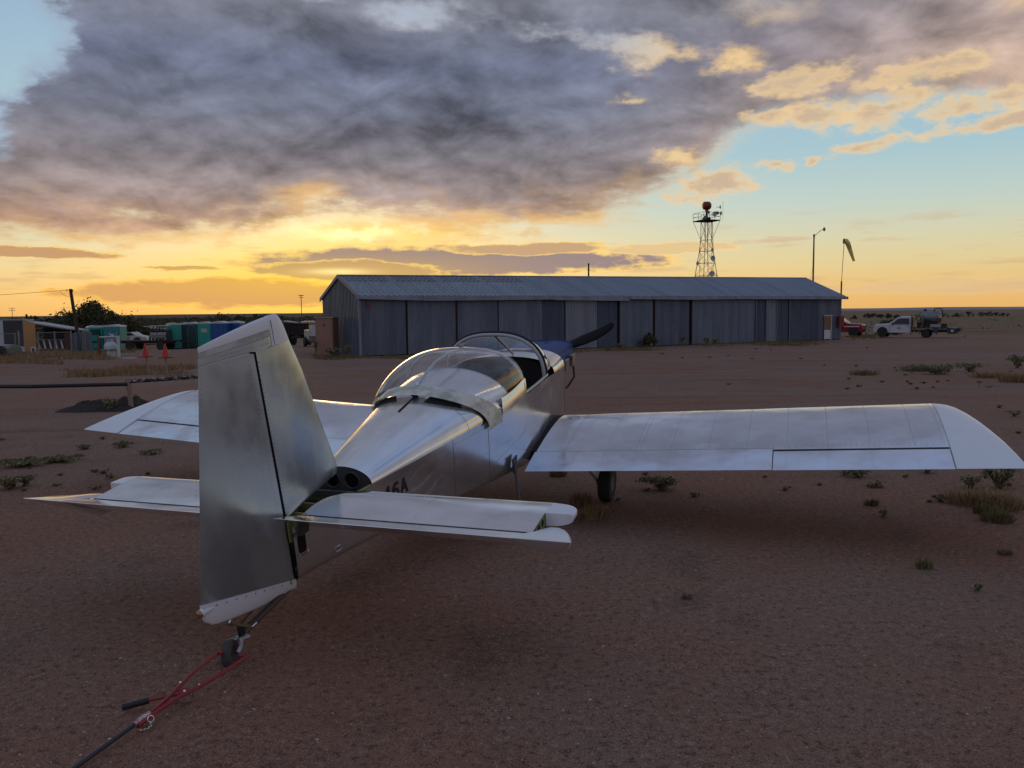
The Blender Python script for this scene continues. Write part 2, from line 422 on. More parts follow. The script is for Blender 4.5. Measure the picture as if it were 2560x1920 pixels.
# ------------------------------------------------------------------ ground
def ground_material():
    m, b = newmat('red_dirt'); t = objc()
    x, y, z = sepx(t)
    r = X.op('SQRT', x * x + y * y)
    big = fbm(t, .22, 5, .6); med = fbm(t, 1.3, 6, .62, .3); fine = fbm(t, 22, 5, .65); grit = fbm(t, 140, 3, .6)
    red = lin((133, 94, 77)); grey = lin((129, 103, 92)); dark = lin((97, 73, 62))
    c = mixc(sstep(big, .40, .60), red, grey)
    c = mixc(sstep(med, .56, .70) * .55, c, lin((145, 106, 85)))
    c = mixc(sstep(med, .46, .30) * .6, c, dark)
    c = mixc(sstep(fine, .54, .68) * .5, c, lin((162, 140, 125)))
    c = mixc(sstep(fine, .47, .34) * .7, c, lin((62, 46, 39)))
    c = mixc(sstep(grit, .54, .66) * .45, c, lin((171, 150, 134)))
    c = mixc(sstep(grit, .47, .36) * .6, c, lin((57, 43, 36)))
    vo = X.nt.nodes.new('ShaderNodeTexVoronoi'); vo.inputs['Scale'].default_value = 62; X.put(vo.inputs['Vector'], t)
    vc, vd = X(vo.outputs['Color']), X(vo.outputs['Distance']); cr, cg, cb = sepx(vc)
    sp = sstep(cr, .80, .83) * sstep(vd, .42, .30)
    c = mixc(sp * .35, c, mixc(cg, lin((154, 132, 117)), lin((179, 174, 158))))
    sp2 = sstep(cr, .18, .15) * sstep(vd, .45, .3)
    c = mixc(sp2 * .5, c, lin((45, 36, 33)))
    # wheel tracks: smoother, paler packed strips across the yard
    tn = fbm(vscale(t, (.05, .5, 1)), 1.0, 4, .55)
    tr = sstep(tn, .50, .62) * sstep(r, 12, 22) * sstep(r, 75, 50)
    c = mixc(tr * .55, c, lin((130, 108, 101)))
    tn2 = fbm(vscale(t, (.10, 1.9, 1), (3, 1, 0)), 1.0, 4, .6)
    c = mixc(sstep(tn2, .58, .66) * sstep(r, 9, 16) * sstep(r, 80, 55) * .45, c, lin((84, 62, 55)))
    # tyre tracks curving across the yard, with a faint tread
    trk = None
    for (a0, a1, a2, gd, r0) in ((5.6, .10, .012, 1.3, 6.0), (9.5, -.16, .010, 1.5, 8.0), (13.0, .05, -.006, 1.6, 11.0), (17.5, .12, .0, 1.7, 14.0)):
        yy = y - (x * x * a2 + x * a1 + a0) + (fbm(vscale(t, (.4, .4, 1)), 1.0, 2, .5) - .5) * .8
        for off in (0, gd):
            d = X.op('ABSOLUTE', yy - off)
            k = sstep(d, .13, .08)
            trk = k if trk is None else maxi(trk, k)
    tread = X.op('SINE', x * 95.0 + X.op('SINE', y * 60.0) * 1.5) * .5 + .5
    patchy = sstep(fbm(t, .8, 3, .5), .42, .60)
    trk = trk * patchy
    c = mixc(trk * tread * .40, c, lin((68, 49, 43)))
    c = mixc(trk * .18, c, lin((155, 123, 107)))
    # dry grass and scrub tones far out
    far = sstep(r + (big - .5) * 60, 78, 118)
    sc = fbm(vscale(t, (.012, .03, 1)), 1.0, 8, .7)
    fc = mixc(sstep(sc, .42, .60), lin((114, 89, 74)), lin((103, 93, 65)))
    fc = mixc(sstep(fbm(vscale(t, (.05, .16, 1)), 1.0, 5, .6), .55, .68), fc, lin((64, 62, 43)))
    c = mixc(far * .9, c, fc)
    X.put(b.inputs['Base Color'], c); b.inputs['Roughness'].default_value = .95
    b.inputs['Specular IOR Level'].default_value = .15
    h = med * .35 + fine * .55 + grit * .22 - trk * tread * .20 - trk * .25 + sstep(vd, .5, .1) * cr * .22
    bump(b, h, .6, .05)
    return m
GROUND = ground_material()
def make_ground():
    mb = MB(); nA = 420; rs = [0.0]; r = .35
    while r < 16000: rs.append(r); r *= 1.034
    mb.v.append((0, 0, gz(0, 0)))
    for r in rs[1:]:
        for k in range(nA):
            a = 2 * pi * k / nA; x, y = r * sin(a), r * cos(a)
            z = gz(x, y)
            if r < 30: z += noise.noise(Vector((x * 1.1, y * 1.1, 0))) * .010 + noise.noise(Vector((x * 3.7, y * 3.7, 5))) * .004
            mb.v.append((x, y, z))
    for k in range(nA): mb.f.append((0, 1 + (k + 1) % nA, 1 + k))
    for i in range(len(rs) - 2):
        for k in range(nA):
            a = 1 + i * nA + k; b_ = 1 + i * nA + (k + 1) % nA
            mb.f.append((a, b_, b_ + nA, a + nA))
    return mb.build('ground', GROUND, None, 180, 'structure')
make_ground()

# loose gravel: small stones as real geometry near the viewer
def gravel():
    mb = MB(); base = [(0, 0, .5), (.6, .1, 0), (.1, .55, .05), (-.55, .15, 0), (-.1, -.6, .05), (.4, -.4, .1)]
    fs = [(0, 1, 2), (0, 2, 3), (0, 3, 4), (0, 4, 5), (0, 5, 1)]
    N = 130000
    for i in range(N):
        d = 1.9 * (11.0 / 1.9) ** (R.random() ** .72); a = radians(R.uniform(-40, 40))
        x, y = d * sin(a), d * cos(a)
        if noise.noise(Vector((x * .9, y * .9, 9))) < R.uniform(-.6, .35): continue
        s = min(.017, .0041 * math.exp(R.gauss(0, .42))) * (1 + d * .03); rz = R.uniform(0, 6.28); c, sn = cos(rz), sin(rz); hz = R.uniform(.5, 1.0)
        z = gz(x, y) + noise.noise(Vector((x * 1.1, y * 1.1, 0))) * .010 + noise.noise(Vector((x * 3.7, y * 3.7, 5))) * .004 - .001
        mb.add([(x + (p[0] * c - p[1] * sn) * s, y + (p[0] * sn + p[1] * c) * s, z + p[2] * s * hz) for p in base], fs)
    m, b = newmat('gravel_stone')
    n = X.nt.nodes.new('ShaderNodeNewGeometry'); rnd = X(n.outputs['Random Per Island'])
    c = ramp(rnd, [(0, (74, 54, 50)), (.3, (118, 90, 84)), (.6, (150, 122, 112)), (.90, (166, 142, 130)), (1, (196, 178, 166))])
    X.put(b.inputs['Base Color'], c); b.inputs['Roughness'].default_value = .85
    o = mb.build('gravel', m, None, 0, 'stuff'); tag(o, 'loose reddish gravel scattered over the dirt', 'gravel')
gravel()

# distant land: low ridge on the left and haze-tinted blue-grey mesa along the horizon on the right
def ridge(name, x0, x1, y, h, mat, seed, depth=400, n=90):
    mb = MB(); rings = []
    for i in range(n + 1):
        t = i / n; x = x0 + (x1 - x0) * t
        e = min(1, 6 * t, 6 * (1 - t)); e = e * e * (3 - 2 * e)
        hh = h * e * (.82 + .18 * noise.noise(Vector((x * .0016, seed, 0))) + .05 * noise.noise(Vector((x * .02, seed, 4))))
        rings.append([(x, y - depth, -1.6), (x, y - depth * .55, hh * .35 - 1.5), (x, y - depth * .2, hh * .85 - 1.5), (x, y, hh - 1.4), (x, y + depth, -1.6)])
    mb.loft(rings, False)
    return mb.build(name, mat, None, 60, 'structure')
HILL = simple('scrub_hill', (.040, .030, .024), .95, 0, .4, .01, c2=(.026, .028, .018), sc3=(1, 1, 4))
MESA = simple('far_haze_tinted_mesa', (.20, .20, .25), .95, 0, .1, .002)  # distance haze put into the base colour as blue-grey
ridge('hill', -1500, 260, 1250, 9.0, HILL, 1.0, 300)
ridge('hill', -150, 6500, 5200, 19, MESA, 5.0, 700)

# ------------------------------------------------------------------ vegetation
def leafmat(name, a, b2, rough=.75):
    m, b = newmat(name)
    n = X.nt.nodes.new('ShaderNodeNewGeometry'); rnd = X(n.outputs['Random Per Island'])
    X.put(b.inputs['Base Color'], mixc(rnd, tuple(a) + (1,), tuple(b2) + (1,))); b.inputs['Roughness'].default_value = rough
    b.inputs['Specular IOR Level'].default_value = .2
    return m
LEAF = leafmat('dark_tree_leaf', (.040, .040, .020), (.10, .095, .045))
LEAF2 = leafmat('scrub_leaf', (.045, .048, .024), (.10, .10, .05))
WEED = leafmat('weed_leaf', (.11, .105, .055), (.26, .235, .13))
DRY = leafmat('dry_grass_blade', (.17, .105, .055), (.38, .26, .14))
DRYG = leafmat('green_brown_grass_blade', (.09, .08, .03), (.22, .18, .08))
BARK = simple('bark', (.07, .05, .035), .9, 0, .3, 8)
def leaf_quad(mb, p, s, rr):
    n = Vector((rr.gauss(0, 1), rr.gauss(0, 1), rr.gauss(0, 1))).normalized()
    a = n.orthogonal().normalized() * s; b = n.cross(a).normalized() * s * .6
    mb.add([p - a, p + b, p + a, p - b], [(0, 1, 2, 3)])
def crown_mb(w, h, z0, nleaf, ls, seed, clumps=26, depth=None):
    rr = random.Random(seed); mb = MB(); depth = depth or w
    cl = []
    for i in range(clumps):
        a = rr.uniform(0, 2 * pi); q = sqrt(rr.random()); zz = rr.random()
        rad = (1 - (zz * 2 - .75) ** 2 * .55) * q
        cl.append((Vector((cos(a) * rad * w * .42, sin(a) * rad * depth * .42, z0 + h * (.12 + .78 * zz * (1 - .35 * q)))), rr.uniform(.10, .2) * w * (1.1 - .4 * zz)))
    for i in range(nleaf):
        c, r_ = cl[rr.randrange(len(cl))]
        d = Vector((rr.gauss(0, 1), rr.gauss(0, 1), rr.gauss(0, .8)))
        d = d.normalized() * r_ * rr.random() ** .4 * (1 if rr.random() < .90 else 1.6)
        p = c + d
        if p.z > z0 * .5: leaf_quad(mb, p, ls * rr.uniform(.6, 1.4), rr)
    return mb, cl
def tree(name, p, w, h, z0, nleaf, ls, seed, label, mat=LEAF, group=None, cat='tree', clumps=26, limbs=6):
    t = thing(name, label, cat, p, 0, group)
    mb, cl = crown_mb(w, h - z0, z0, nleaf, ls, seed, clumps); mb.build('crown', mat, t, 0)
    tb = MB(); r0 = max(.06, w * .028)
    tb.tube([(0, 0, -.3), (0, .05 * w, z0 * .8 + .2), (.02 * w, 0, z0 + (h - z0) * .45)], [r0, r0 * .8, r0 * .45], 7)
    for c, r_ in cl[:limbs]: tb.tube([(0, .03 * w, z0 * .6 + .15), tuple(c * .55 + Vector((0, 0, z0 * .4))), tuple(c)], [r0 * .6, r0 * .4, r0 * .15], 5)
    tb.build('trunk', BARK, t)
    return t
p = atd(238, 108); tree('tree', p, 9.6, 5.9, .9, 9000, .16, 3, 'large dark bushy tree behind the leaning utility pole', clumps=44)
p = atd(318, 104); tree('tree', p, 5.0, 3.9, .5, 3600, .14, 11, 'smaller dark tree right of the large bushy tree, above the teal toilets', clumps=20)
p = atd(352, 112); tree('tree', p, 4.2, 3.0, .2, 2200, .14, 12, 'low dark bush at the right end of the tree clump', clumps=14)
# band of scrub far behind the toilets and trucks
def scrub_belt():
    mb = MB(); rr = random.Random(5)
    for i in range(760):
        d = rr.uniform(125, 400); px = rr.uniform(-120, 850)
        x = (px - 1280) / FPX * d; g = gz(x, d); w = rr.uniform(2.0, 5.2); h = rr.uniform(1.1, 2.7) * (1.0 if d < 200 else 1.25)
        n = int(34 if d > 200 else 60)
        for k in range(n):
            a = rr.uniform(0, 2 * pi); q = sqrt(rr.random()); zz = rr.random()
            leaf_quad(mb, Vector((x + cos(a) * q * w * .5, d + sin(a) * q * w * .5, g + h * zz * (1.05 - .6 * q * q))), rr.uniform(.16, .38), rr)
    for i in range(420):
        d = rr.uniform(400, 850); px = rr.uniform(-150, 960)
        x = (px - 1280) / FPX * d; w = rr.uniform(6, 13); h = rr.uniform(1.8, 3.6) * (1 if rr.random() < .9 else 1.3)
        for k in range(34):
            a = rr.uniform(0, 6.28); q_ = sqrt(rr.random()); leaf_quad(mb, Vector((x + cos(a) * q_ * w * .5, d + sin(a) * q_ * w * .5, -1.5 + h * rr.random() * (1.05 - .6 * q_ * q_))), rr.uniform(.5, 1.1), rr)
    o = mb.build('scrub', LEAF2, None, 0, 'stuff'); tag(o, 'belt of olive scrub far behind the toilets and trucks', 'scrub')
scrub_belt()
# far trees near the horizon on the right
rr = random.Random(21)
ORD = ['leftmost', 'second from left', 'third from left', 'fourth from left', 'fifth from left', 'sixth from left', 'seventh from left', 'eighth from left', 'ninth from left', 'tenth from left', 'eleventh from left', 'rightmost']
for i, (px, hh, ww, dd) in enumerate([(2133, 1.6, 2.6, 300), (2166, 2.6, 3.4, 330), (2176, 2.4, 3.0, 335), (2188, 2.9, 3.4, 330), (2203, 1.8, 3, 320), (2240, 2.2, 3.5, 320), (2350, 2.1, 6, 330),
                                      (2395, 1.5, 7, 345), (2420, 2.8, 5, 360), (2452, 2.4, 6, 355), (2479, 3.1, 5, 350), (2508, 1.7, 4, 350)]):
    tree('distant_tree', atd(px, dd), ww * 1.1, hh * .95, .3, 240, .26, 40 + i, 'tiny dark tree on the plain right of the hangar, %s of the row' % ORD[i], LEAF, 'distant trees on the plain', clumps=7, limbs=2)
p = atd(2222, 86); tree('bush', p, 3.2, 2.7, .15, 1500, .11, 77, 'tall olive green bush standing behind the white tanker pickup cab', LEAF2, cat='bush', clumps=14)
for i, px in enumerate((560, 605, 640, 668, 690)):
    tree('distant_tree', atd(px, 380), (14, 7, 11, 8, 10)[i], (4.5, 5.0, 4.4, 4.2, 4.0)[i], .6, 700, .42, 60 + i, 'dark tree over the scrub line behind the rudder, %s of five' % ORD[i], LEAF, 'trees on the left horizon', clumps=9, limbs=2)
for i, px in enumerate((72, 84, 96, 120, 134, 150)):
    tree('distant_tree', atd(px, 420), 3.6, (6.4, 6.0, 6.2, 5.8, 5.6, 5.6)[i], 1.5, 400, .3, 80 + i, 'small round tree on the skyline above the open shed, %s of six' % ORD[i], LEAF, 'round trees on the skyline above the shed', clumps=8, limbs=2)

def blades(mb, cx, cy, rad, n, h, rr, w=.004, lean=.5, wind=(.15, 0)):
    for i in range(n):
        a = rr.uniform(0, 6.283); q = rad * rr.random() ** .7; x, y = cx + cos(a) * q, cy + sin(a) * q * .8; g = gz(x, y) - .01
        hh = h * rr.uniform(.5, 1.15); la = rr.uniform(0, 6.283); l = hh * lean * rr.random()
        tx, ty = x + cos(la) * l + cos(a) * q * .35 + wind[0] * hh, y + sin(la) * l + sin(a) * q * .3 + wind[1] * hh
        pa = rr.uniform(0, 3.14); wx, wy = cos(pa) * w, sin(pa) * w
        mx_, my = x * .55 + tx * .45, y * .55 + ty * .45
        mb.add([(x - wx, y - wy, g), (x + wx, y + wy, g), (mx_ + wx * .8, my + wy * .8, g + hh * .6), (mx_ - wx * .8, my - wy * .8, g + hh * .6), (tx, ty, g + hh)], [(0, 1, 2, 3), (3, 2, 4)])
def leafy(mb, cx, cy, rad, n, h, rr, ls):
    stems = [(rr.uniform(0, 6.283), rr.uniform(.4, 1)) for _ in range(14)]
    for a, L in stems:
        e = Vector((cx + cos(a) * L * rad, cy + sin(a) * L * rad * .8, 0)); e.z = gz(e.x, e.y) + h * .75 * (.5 + .5 * L); c0 = Vector((cx, cy, gz(cx, cy)))
        mid = c0.lerp(e, .5); mid.z += h * .35; wv = Vector((-sin(a), cos(a), 0)) * ls * .22
        mb.add([c0 - wv, c0 + wv, mid + wv, mid - wv, e], [(0, 1, 2, 3), (3, 2, 4)])
    for i in range(n):
        a, L = stems[rr.randrange(14)]; q = rr.random(); x = cx + cos(a) * L * rad * q + rr.gauss(0, rad * .10); y = cy + sin(a) * L * rad * q * .8 + rr.gauss(0, rad * .10)
        z = gz(x, y) + h * (sin(q * 2.4) * .8 + rr.random() * .3) * (.5 + .5 * L)
        leaf_quad(mb, Vector((x, y, max(z, gz(x, y) + .004))), ls * rr.uniform(.6, 1.4), rr)
def weed(px, py, wpx, h, kind, label, group=None, n=None, cat='weed'):
    c = at(px, py); d = hypot(c.x, c.y); rad = wpx / 2 / FPX * d; rr = random.Random(int(px * 7 + py)); mb = MB()
    o = thing  # noqa
    wbl = .0022 + d * .00022
    if kind == 'g': blades(mb, 0, 0, rad, n or 260, h, rr, wbl, .6); mat = DRY
    elif kind == 'b': blades(mb, 0, 0, rad, n or 260, h, rr, wbl, .7); mat = DRYG
    else: leafy(mb, 0, 0, rad, int((n or 420) * 1.5), h, rr, .009 + d * .0008); mat = WEED
    g0 = gz(0, 0)
    mb.v = [(x + c.x, y + c.y, z - g0 + gz(x + c.x, y + c.y)) for x, y, z in mb.v]
    mb.v = [(x - c.x, y - c.y, z - c.z) for x, y, z in mb.v]
    ob = mb.build({'g': 'dry_grass_tuft', 'b': 'grass_tuft', 'w': 'green_weed'}[kind], mat, None, 0); ob.location = c
    tag(ob, label, cat, group)
for a in [(1655, 1225, 118, .13, 'w', 'green leafy weed lying right of the main wheel', None, 700),
          (1488, 1296, 60, .13, 'g', 'tawny grass tuft behind the tailplane tip, nearer of the two', None, 420),
          (1452, 1262, 50, .13, 'g', 'tawny grass tuft behind the tailplane tip, left and farther of the two', None, 320),
          (1436, 1300, 30, .10, 'g', 'small tawny tuft half hidden by the tailplane tip', None, 160),
          (1395, 1190, 40, .12, 'g', 'dry grass tuft under the right wing root', None, 200),
          (2500, 1222, 96, .22, 'w', 'bushy green weed at the right edge below the wing tip', None, 800),
          (2425, 1222, 60, .13, 'w', 'low spreading weed left of the bushy weed by the wing tip', None, 320),
          (2440, 1258, 130, .14, 'g', 'wide patch of dry grass below the bushy weed at right', None, 620),
          (2500, 1272, 90, .16, 'g', 'tall dry grass clump right of the wide patch', None, 480),
          (2462, 1285, 46, .10, 'b', 'short green grass tuft in front of the wide dry patch', None, 240),
          (2490, 1305, 62, .12, 'b', 'lowest of the right-hand grass tufts, leaning right', None, 320),
          (2352, 1255, 40, .06, 'w', 'small dark weed left of the wide dry patch', None, 160),
          (2318, 1183, 46, .09, 'w', 'small weed just under the right aileron end', None, 200),
          (2145, 1192, 80, .08, 'w', 'straggling weed under the middle of the right aileron', None, 320),
          (2185, 1218, 36, .05, 'b', 'small olive tuft below the straggling weed', None, 140),
          (2178, 1262, 28, .07, 'b', 'small dark tuft in the wing shadow, upper one', None, 160),
          (2208, 1292, 28, .06, 'w', 'small dark weed in the wing shadow, lower one', None, 120),
          (2308, 1420, 36, .09, 'b', 'thin dry tuft standing alone on bare gravel at right', None, 90),
          (2512, 1386, 28, .05, 'b', 'flat tuft near the right edge on bare gravel', None, 100),
          (2444, 1478, 26, .05, 'w', 'bright green seedling on bare gravel at lower right', None, 70),
          (1717, 1496, 24, .04, 'b', 'tiny lone tuft on bare gravel in the middle foreground', None, 70),
          (2535, 1042, 30, .10, 'w', 'small green weed beyond the wing tip', None, 160),
          (2160, 938, 62, .22, 'b', 'low yellow-green tuft on the open dirt left of the weed patch', None, 260),
          (2290, 928, 66, .26, 'b', 'scraggly tuft left of the largest weed patch', None, 260),
          (2345, 936, 160, .34, 'w', 'largest green weed patch on the open dirt beyond the right wing', None, 900),
          (2425, 930, 70, .34, 'w', 'green weed right of the largest patch', None, 420),
          (2480, 944, 90, .22, 'g', 'dry grass right of the green weeds', None, 420),
          (2545, 920, 56, .5, 'w', 'upright green shrub at the far right edge', None, 500),
          (2540, 955, 70, .30, 'g', 'dry grass clump under the upright shrub at the right edge', None, 420),
          (60, 1165, 110, .08, 'w', 'green weeds at the left edge beside the dirt', None, 1100),
          (150, 1155, 110, .07, 'w', 'green weed patch right of the left edge weeds', None, 1000),
          (25, 1222, 80, .13, 'w', 'dark green weed low at the left edge', None, 520),
          (66, 1215, 40, .10, 'w', 'small dark bush just right of the low left weed', None, 240),
          (308, 1118, 60, .07, 'w', 'green weed below the left wing tip', None, 320),
          (378, 1135, 70, .05, 'w', 'flat green weed under the left aileron', None, 300),
          (215, 1122, 40, .05, 'w', 'small weed left of the wing tip weed', None, 200),
          (275, 1028, 42, .26, 'w', 'leafy weed in front of the black mound', None, 320),
          (343, 1013, 24, .24, 'w', 'thin weed right of the pale post by the mound', None, 160),
          (1548, 872, 32, .34, 'w', 'low dark weed left of the big hangar bush', None, 260),
          (1705, 865, 18, .7, 'w', 'thin weed against the post right of the big hangar bush', None, 120),
          (1767, 863, 20, .55, 'w', 'slim weed by the hangar wall, left one of a pair', None, 160),
          (1786, 863, 18, .55, 'w', 'slim weed by the hangar wall, right one of a pair', None, 160),
          (832, 895, 44, .55, 'w', 'green weeds at the foot of the tan steel locker', None, 420),
          (872, 894, 22, .8, 'w', 'taller weed between the tan locker and the hangar corner', None, 200),
          (790, 890, 16, 1.0, 'w', 'dark weed left of the tan locker', None, 200),
          (1520, 876, 14, .2, 'b', 'small tuft at the hangar foot behind the propeller', None, 90),
          (2240, 838, 40, .3, 'w', 'weeds beside the front wheel of the white pickup', None, 200)]:
    weed(*a)
tree('bush', at(1623, 868), 1.35, 1.15, .05, 1500, .055, 91, 'big dark green bush against the hangar doors', LEAF, cat='bush', clumps=16, limbs=5)
def grass_belt(name, label, rows, mat):
    mb = MB(); rr = random.Random(len(label))
    for (x0, x1, y0, y1, n, h, seed) in rows:
        for i in range(n):
            px = rr.uniform(x0, x1); py = rr.uniform(y0, y1)
            c = at(px, py)
            ex = min(px - x0, x1 - px) / (x1 - x0) * 6; ey = min(py - y0, y1 - py) / (y1 - y0) * 3.2
            if noise.noise(Vector((c.x * .45, c.y * .45, seed))) + min(0, min(ex, ey) - 1) * .8 < rr.uniform(-.5, .3): continue
            d = c.y; hh = h * rr.uniform(.5, 1.1) * (.8 + .6 * noise.noise(Vector((c.x * .8, c.y * .8, 7))))
            w = .006 + d * .00030
            for k in range(5):
                a = rr.uniform(0, 6.283); l = hh * rr.uniform(.1, .7); ox, oy = rr.gauss(0, .10), rr.gauss(0, .10)
                mb.add([(c.x + ox - w, c.y + oy, c.z - .02), (c.x + ox + w, c.y + oy, c.z - .02), (c.x + ox + cos(a) * l, c.y + oy + sin(a) * l, c.z + hh * rr.uniform(.6, 1.1))], [(0, 1, 2)])
    o = mb.build(name, mat, None, 0, 'stuff'); tag(o, label, 'grass')
grass_belt('dry_grass', 'dry tan grass in front of the fence and gas bottle on the left', [(-40, 290, 878, 902, 3600, .42, 1), (100, 240, 855, 884, 1500, .32, 2), (290, 350, 860, 884, 700, .35, 3), (150, 500, 925, 945, 2400, .34, 4), (250, 500, 915, 928, 700, .3, 8), (-20, 160, 900, 912, 900, .3, 9)], DRY)
grass_belt('green_grass', 'greenish grass strip along the foot of the hangar', [(740, 1100, 888, 900, 1300, .18, 5), (1400, 1660, 864, 884, 1500, .16, 6), (1640, 2105, 850, 868, 1800, .25, 7), (2110, 2230, 835, 850, 400, .3, 3)], DRYG)
def weed_ground():
    mb = MB(); rr = random.Random(33)
    for (x0, x1, y0, y1, n) in [(-40, 480, 1090, 1240, 26), (2060, 2600, 900, 980, 25), (1500, 2560, 1185, 1260, 12), (2080, 2600, 1000, 1100, 6)]:
        for i in range(n):
            c = at(rr.uniform(x0, x1), rr.uniform(y0, y1)); rad = rr.uniform(.03, .12)
            leafy(mb, c.x, c.y, rad, 26, rad * .45, rr, .008 + c.y * .0009)
    for i in range(60):
        d = rr.uniform(16, 80); px = rr.uniform(1500, 2650); x = (px - 1280) / FPX * d
        if noise.noise(Vector((x * .1, d * .1, 2))) < .05: continue
        leafy(mb, x, d, rr.uniform(.08, .3), 20, .06, rr, .008 + d * .0006)
    for i in range(70):
        d = rr.uniform(120, 420); px = rr.uniform(2090, 2650); x = (px - 1280) / FPX * d
        g = gz(x, d); s = rr.uniform(.5, 1.5)
        for k in range(7): leaf_quad(mb, Vector((x + rr.gauss(0, s), d + rr.gauss(0, s), g + rr.random() * s * .35)), rr.uniform(.12, .3), rr)
    o = mb.build('ground_cover', leafmat('dry_olive_leaf', (.08, .07, .04), (.17, .14, .08)), None, 0, 'stuff'); tag(o, 'sparse low weeds dotted over the open dirt', 'weeds')
weed_ground()

# dark mound behind the pale post
def mound():
    mb = MB(); c = at(286, 1022); n = 110; k = 60; rings = []
    for i in range(n + 1):
        x = -1.05 + 2.15 * i / n; row = []
        for j in range(k + 1):
            y = -.75 + 1.7 * j / k
            e = max(0, 1 - (x / 1.05) ** 2) ** .6 * max(0, 1 - ((y - .1) / .85) ** 2)
            h = .21 * e * (.85 + .6 * noise.noise(Vector((x * 2.2, y * 2.2, 0))) + .25 * noise.noise(Vector((x * 6, y * 6, 2)))) + .045 * e * noise.noise(Vector((x * 17, y * 17, 1)))
            row.append((x, y, h - .012))
        rings.append(row)
    mb.loft(rings, False)
    m = simple('black_cinder', (.028, .021, .018), .95, 0, .5, 24, bmp=.8, bd=.03)
    o = mb.build('cinder_mound', m, None, 60); o.location = c
    tag(o, 'low mound of black cinders behind the pale post on the left', 'mound')
mound()
# ================================================================== hangar
def corr_mat(name, c, d, roof=False):
    m, b = newmat(name); t = objc()
    if roof: tx, ty, tz_ = sepx(t); t = vec(tx, tz_ * .3, ty)
    f = fbm(vscale(t, (1.2, 1.2, .12)), 1.0, 6, .65); g = fbm(t, .5, 4, .6); h = fbm(vscale(t, (14, 14, .5)), 1.0, 3, .6)
    cc = mixc(sstep(f, .35, .65), tuple(c) + (1,), tuple(d) + (1,))
    cc = mixc(sstep(h, .5, .75) * .45, cc, tuple(k * .55 for k in c) + (1,))
    cc = mixc(sstep(g, .55, .72) * .25, cc, tuple(k * 1.3 for k in d) + (1,))
    X.put(b.inputs['Base Color'], cc); b.inputs['Roughness'].default_value = .55; b.inputs['Metallic'].default_value = .35
    return m
CM = [corr_mat('galvanised_sheet_blue_grey', (.118, .152, .195), (.175, .215, .265)), corr_mat('galvanised_sheet_dark', (.060, .084, .120), (.092, .122, .162)),
      corr_mat('galvanised_sheet_pale', (.17, .20, .24), (.235, .265, .305)), corr_mat('galvanised_sheet_mid', (.092, .120, .160), (.145, .178, .222))]
ROOFM = corr_mat('roof_sheet_blue_grey', (.17, .20, .25), (.21, .245, .30), True); ROOFP = corr_mat('roof_sheet_pitted', (.20, .225, .265), (.245, .275, .32), True)
RUST = simple('rusty_dark_steel', (.035, .018, .014), .8, .3, .4, 3)
HA, HB = Vector((-8.95, 47.7)), Vector((27.67, 67.8))
HU = (HB - HA).normalized(); HL = (HB - HA).length; HN = Vector((-HU.y, HU.x))
HW, HE, HRZ = 7.7, 3.02, 4.60
def hr(x): return 4.26 + .34 * x / HL
HZ0 = -.95
hang = thing('hangar', 'long low corrugated grey metal hangar with sliding doors behind the aeroplane', 'hangar', (HA.x, HA.y, 0), atan2(HU.y, HU.x))
# hangar local frame: x along the front, y to the back, z world
def corrugated(x0, x1, y, z0, z1, pitch, amp, axis='x', jit=0):
    mb = MB(); n = max(1, int(round((x1 - x0) / pitch))); pts = []
    for i in range(n):
        a = x0 + (x1 - x0) * i / n; w = (x1 - x0) / n
        pts += [(a, 0), (a + w * .30, 0), (a + w * .42, -amp), (a + w * .88, -amp)]
    pts.append((x1, 0))
    if axis == 'x': r = [[(p, y + o, z) for p, o in pts] for z in (z0, z1)]
    else: r = [[(y + o, p, z) for p, o in pts] for z in (z0, z1)]
    mb.loft(r, False); return mb
fr_cam = lambda px: None
def xloc(px):
    """distance along the hangar front seen in direction px"""
    t = (px - 1280) / FPX
    return (t * HA.y - HA.x) / (HU.x - t * HU.y)
seams_px = [(902, 1018, 3, .0), (1018, 1142, 0, .05), (1142, 1247, 0, .0), (1247, 1356, 0, .06), (1356, 1413, 1, .0), (1413, 1492, 2, .08), (1492, 1544, 1, .02), (1548, 1632, 0, .06), (1636, 1724, 3, 0), (1728, 1806, 0, .05), (1806, 1886, 0, .03), (1886, 1914, 1, 0), (1914, 1940, 2, .05), (1940, 1970, 1, .02), (1970, 2044, 1, .06), (2044, 2102, 3, .0)]
for a, b, mi, off in seams_px:
    x0, x1 = max(0, xloc(a)), min(HL, xloc(b))
    g = min(gz(*(HA + HU * x0)), gz(*(HA + HU * x1))) + .05
    o = corrugated(x0 + .02, x1 - .02, -off, g, HE - .12, .155, .022).build('door_panel', CM[mi], hang, 0)
    MB().box(((x0 + x1) / 2, -off + .02, (g + HE) / 2), (x1 - x0 - .02, .02, HE - g - .3)).build('panel_frame', RUST, o, 0)
for px in (1142, 1546, 1634, 1726):
    x = xloc(px); MB().box((x, -.12, (HE - .7) / 2), (.10, .08, HE + .55)).build('door_post', RUST, hang, 0)
MB().box((xloc(1019), -.07, 1.1), (.06, .05, 3.6)).build('door_post', RUST, hang, 0)
MB().box((xloc(1248), -.09, 1.1), (.05, .04, 3.6)).build('door_post', CM[2], hang, 0)
for px in (1888, 1913, 1940, 1971): MB().box((xloc(px), -.10, 1.1), (.06, .05, 3.5)).build('door_post', CM[2], hang, 0)
MB().box((.0, -.03, 1.1), (.12, .12, 3.85)).build('corner_trim', CM[2], hang, 0)
MB().box((HL / 2, .4, 1.0), (HL - .1, .5, 3.8)).build('hangar_core', RUST, hang, 0)
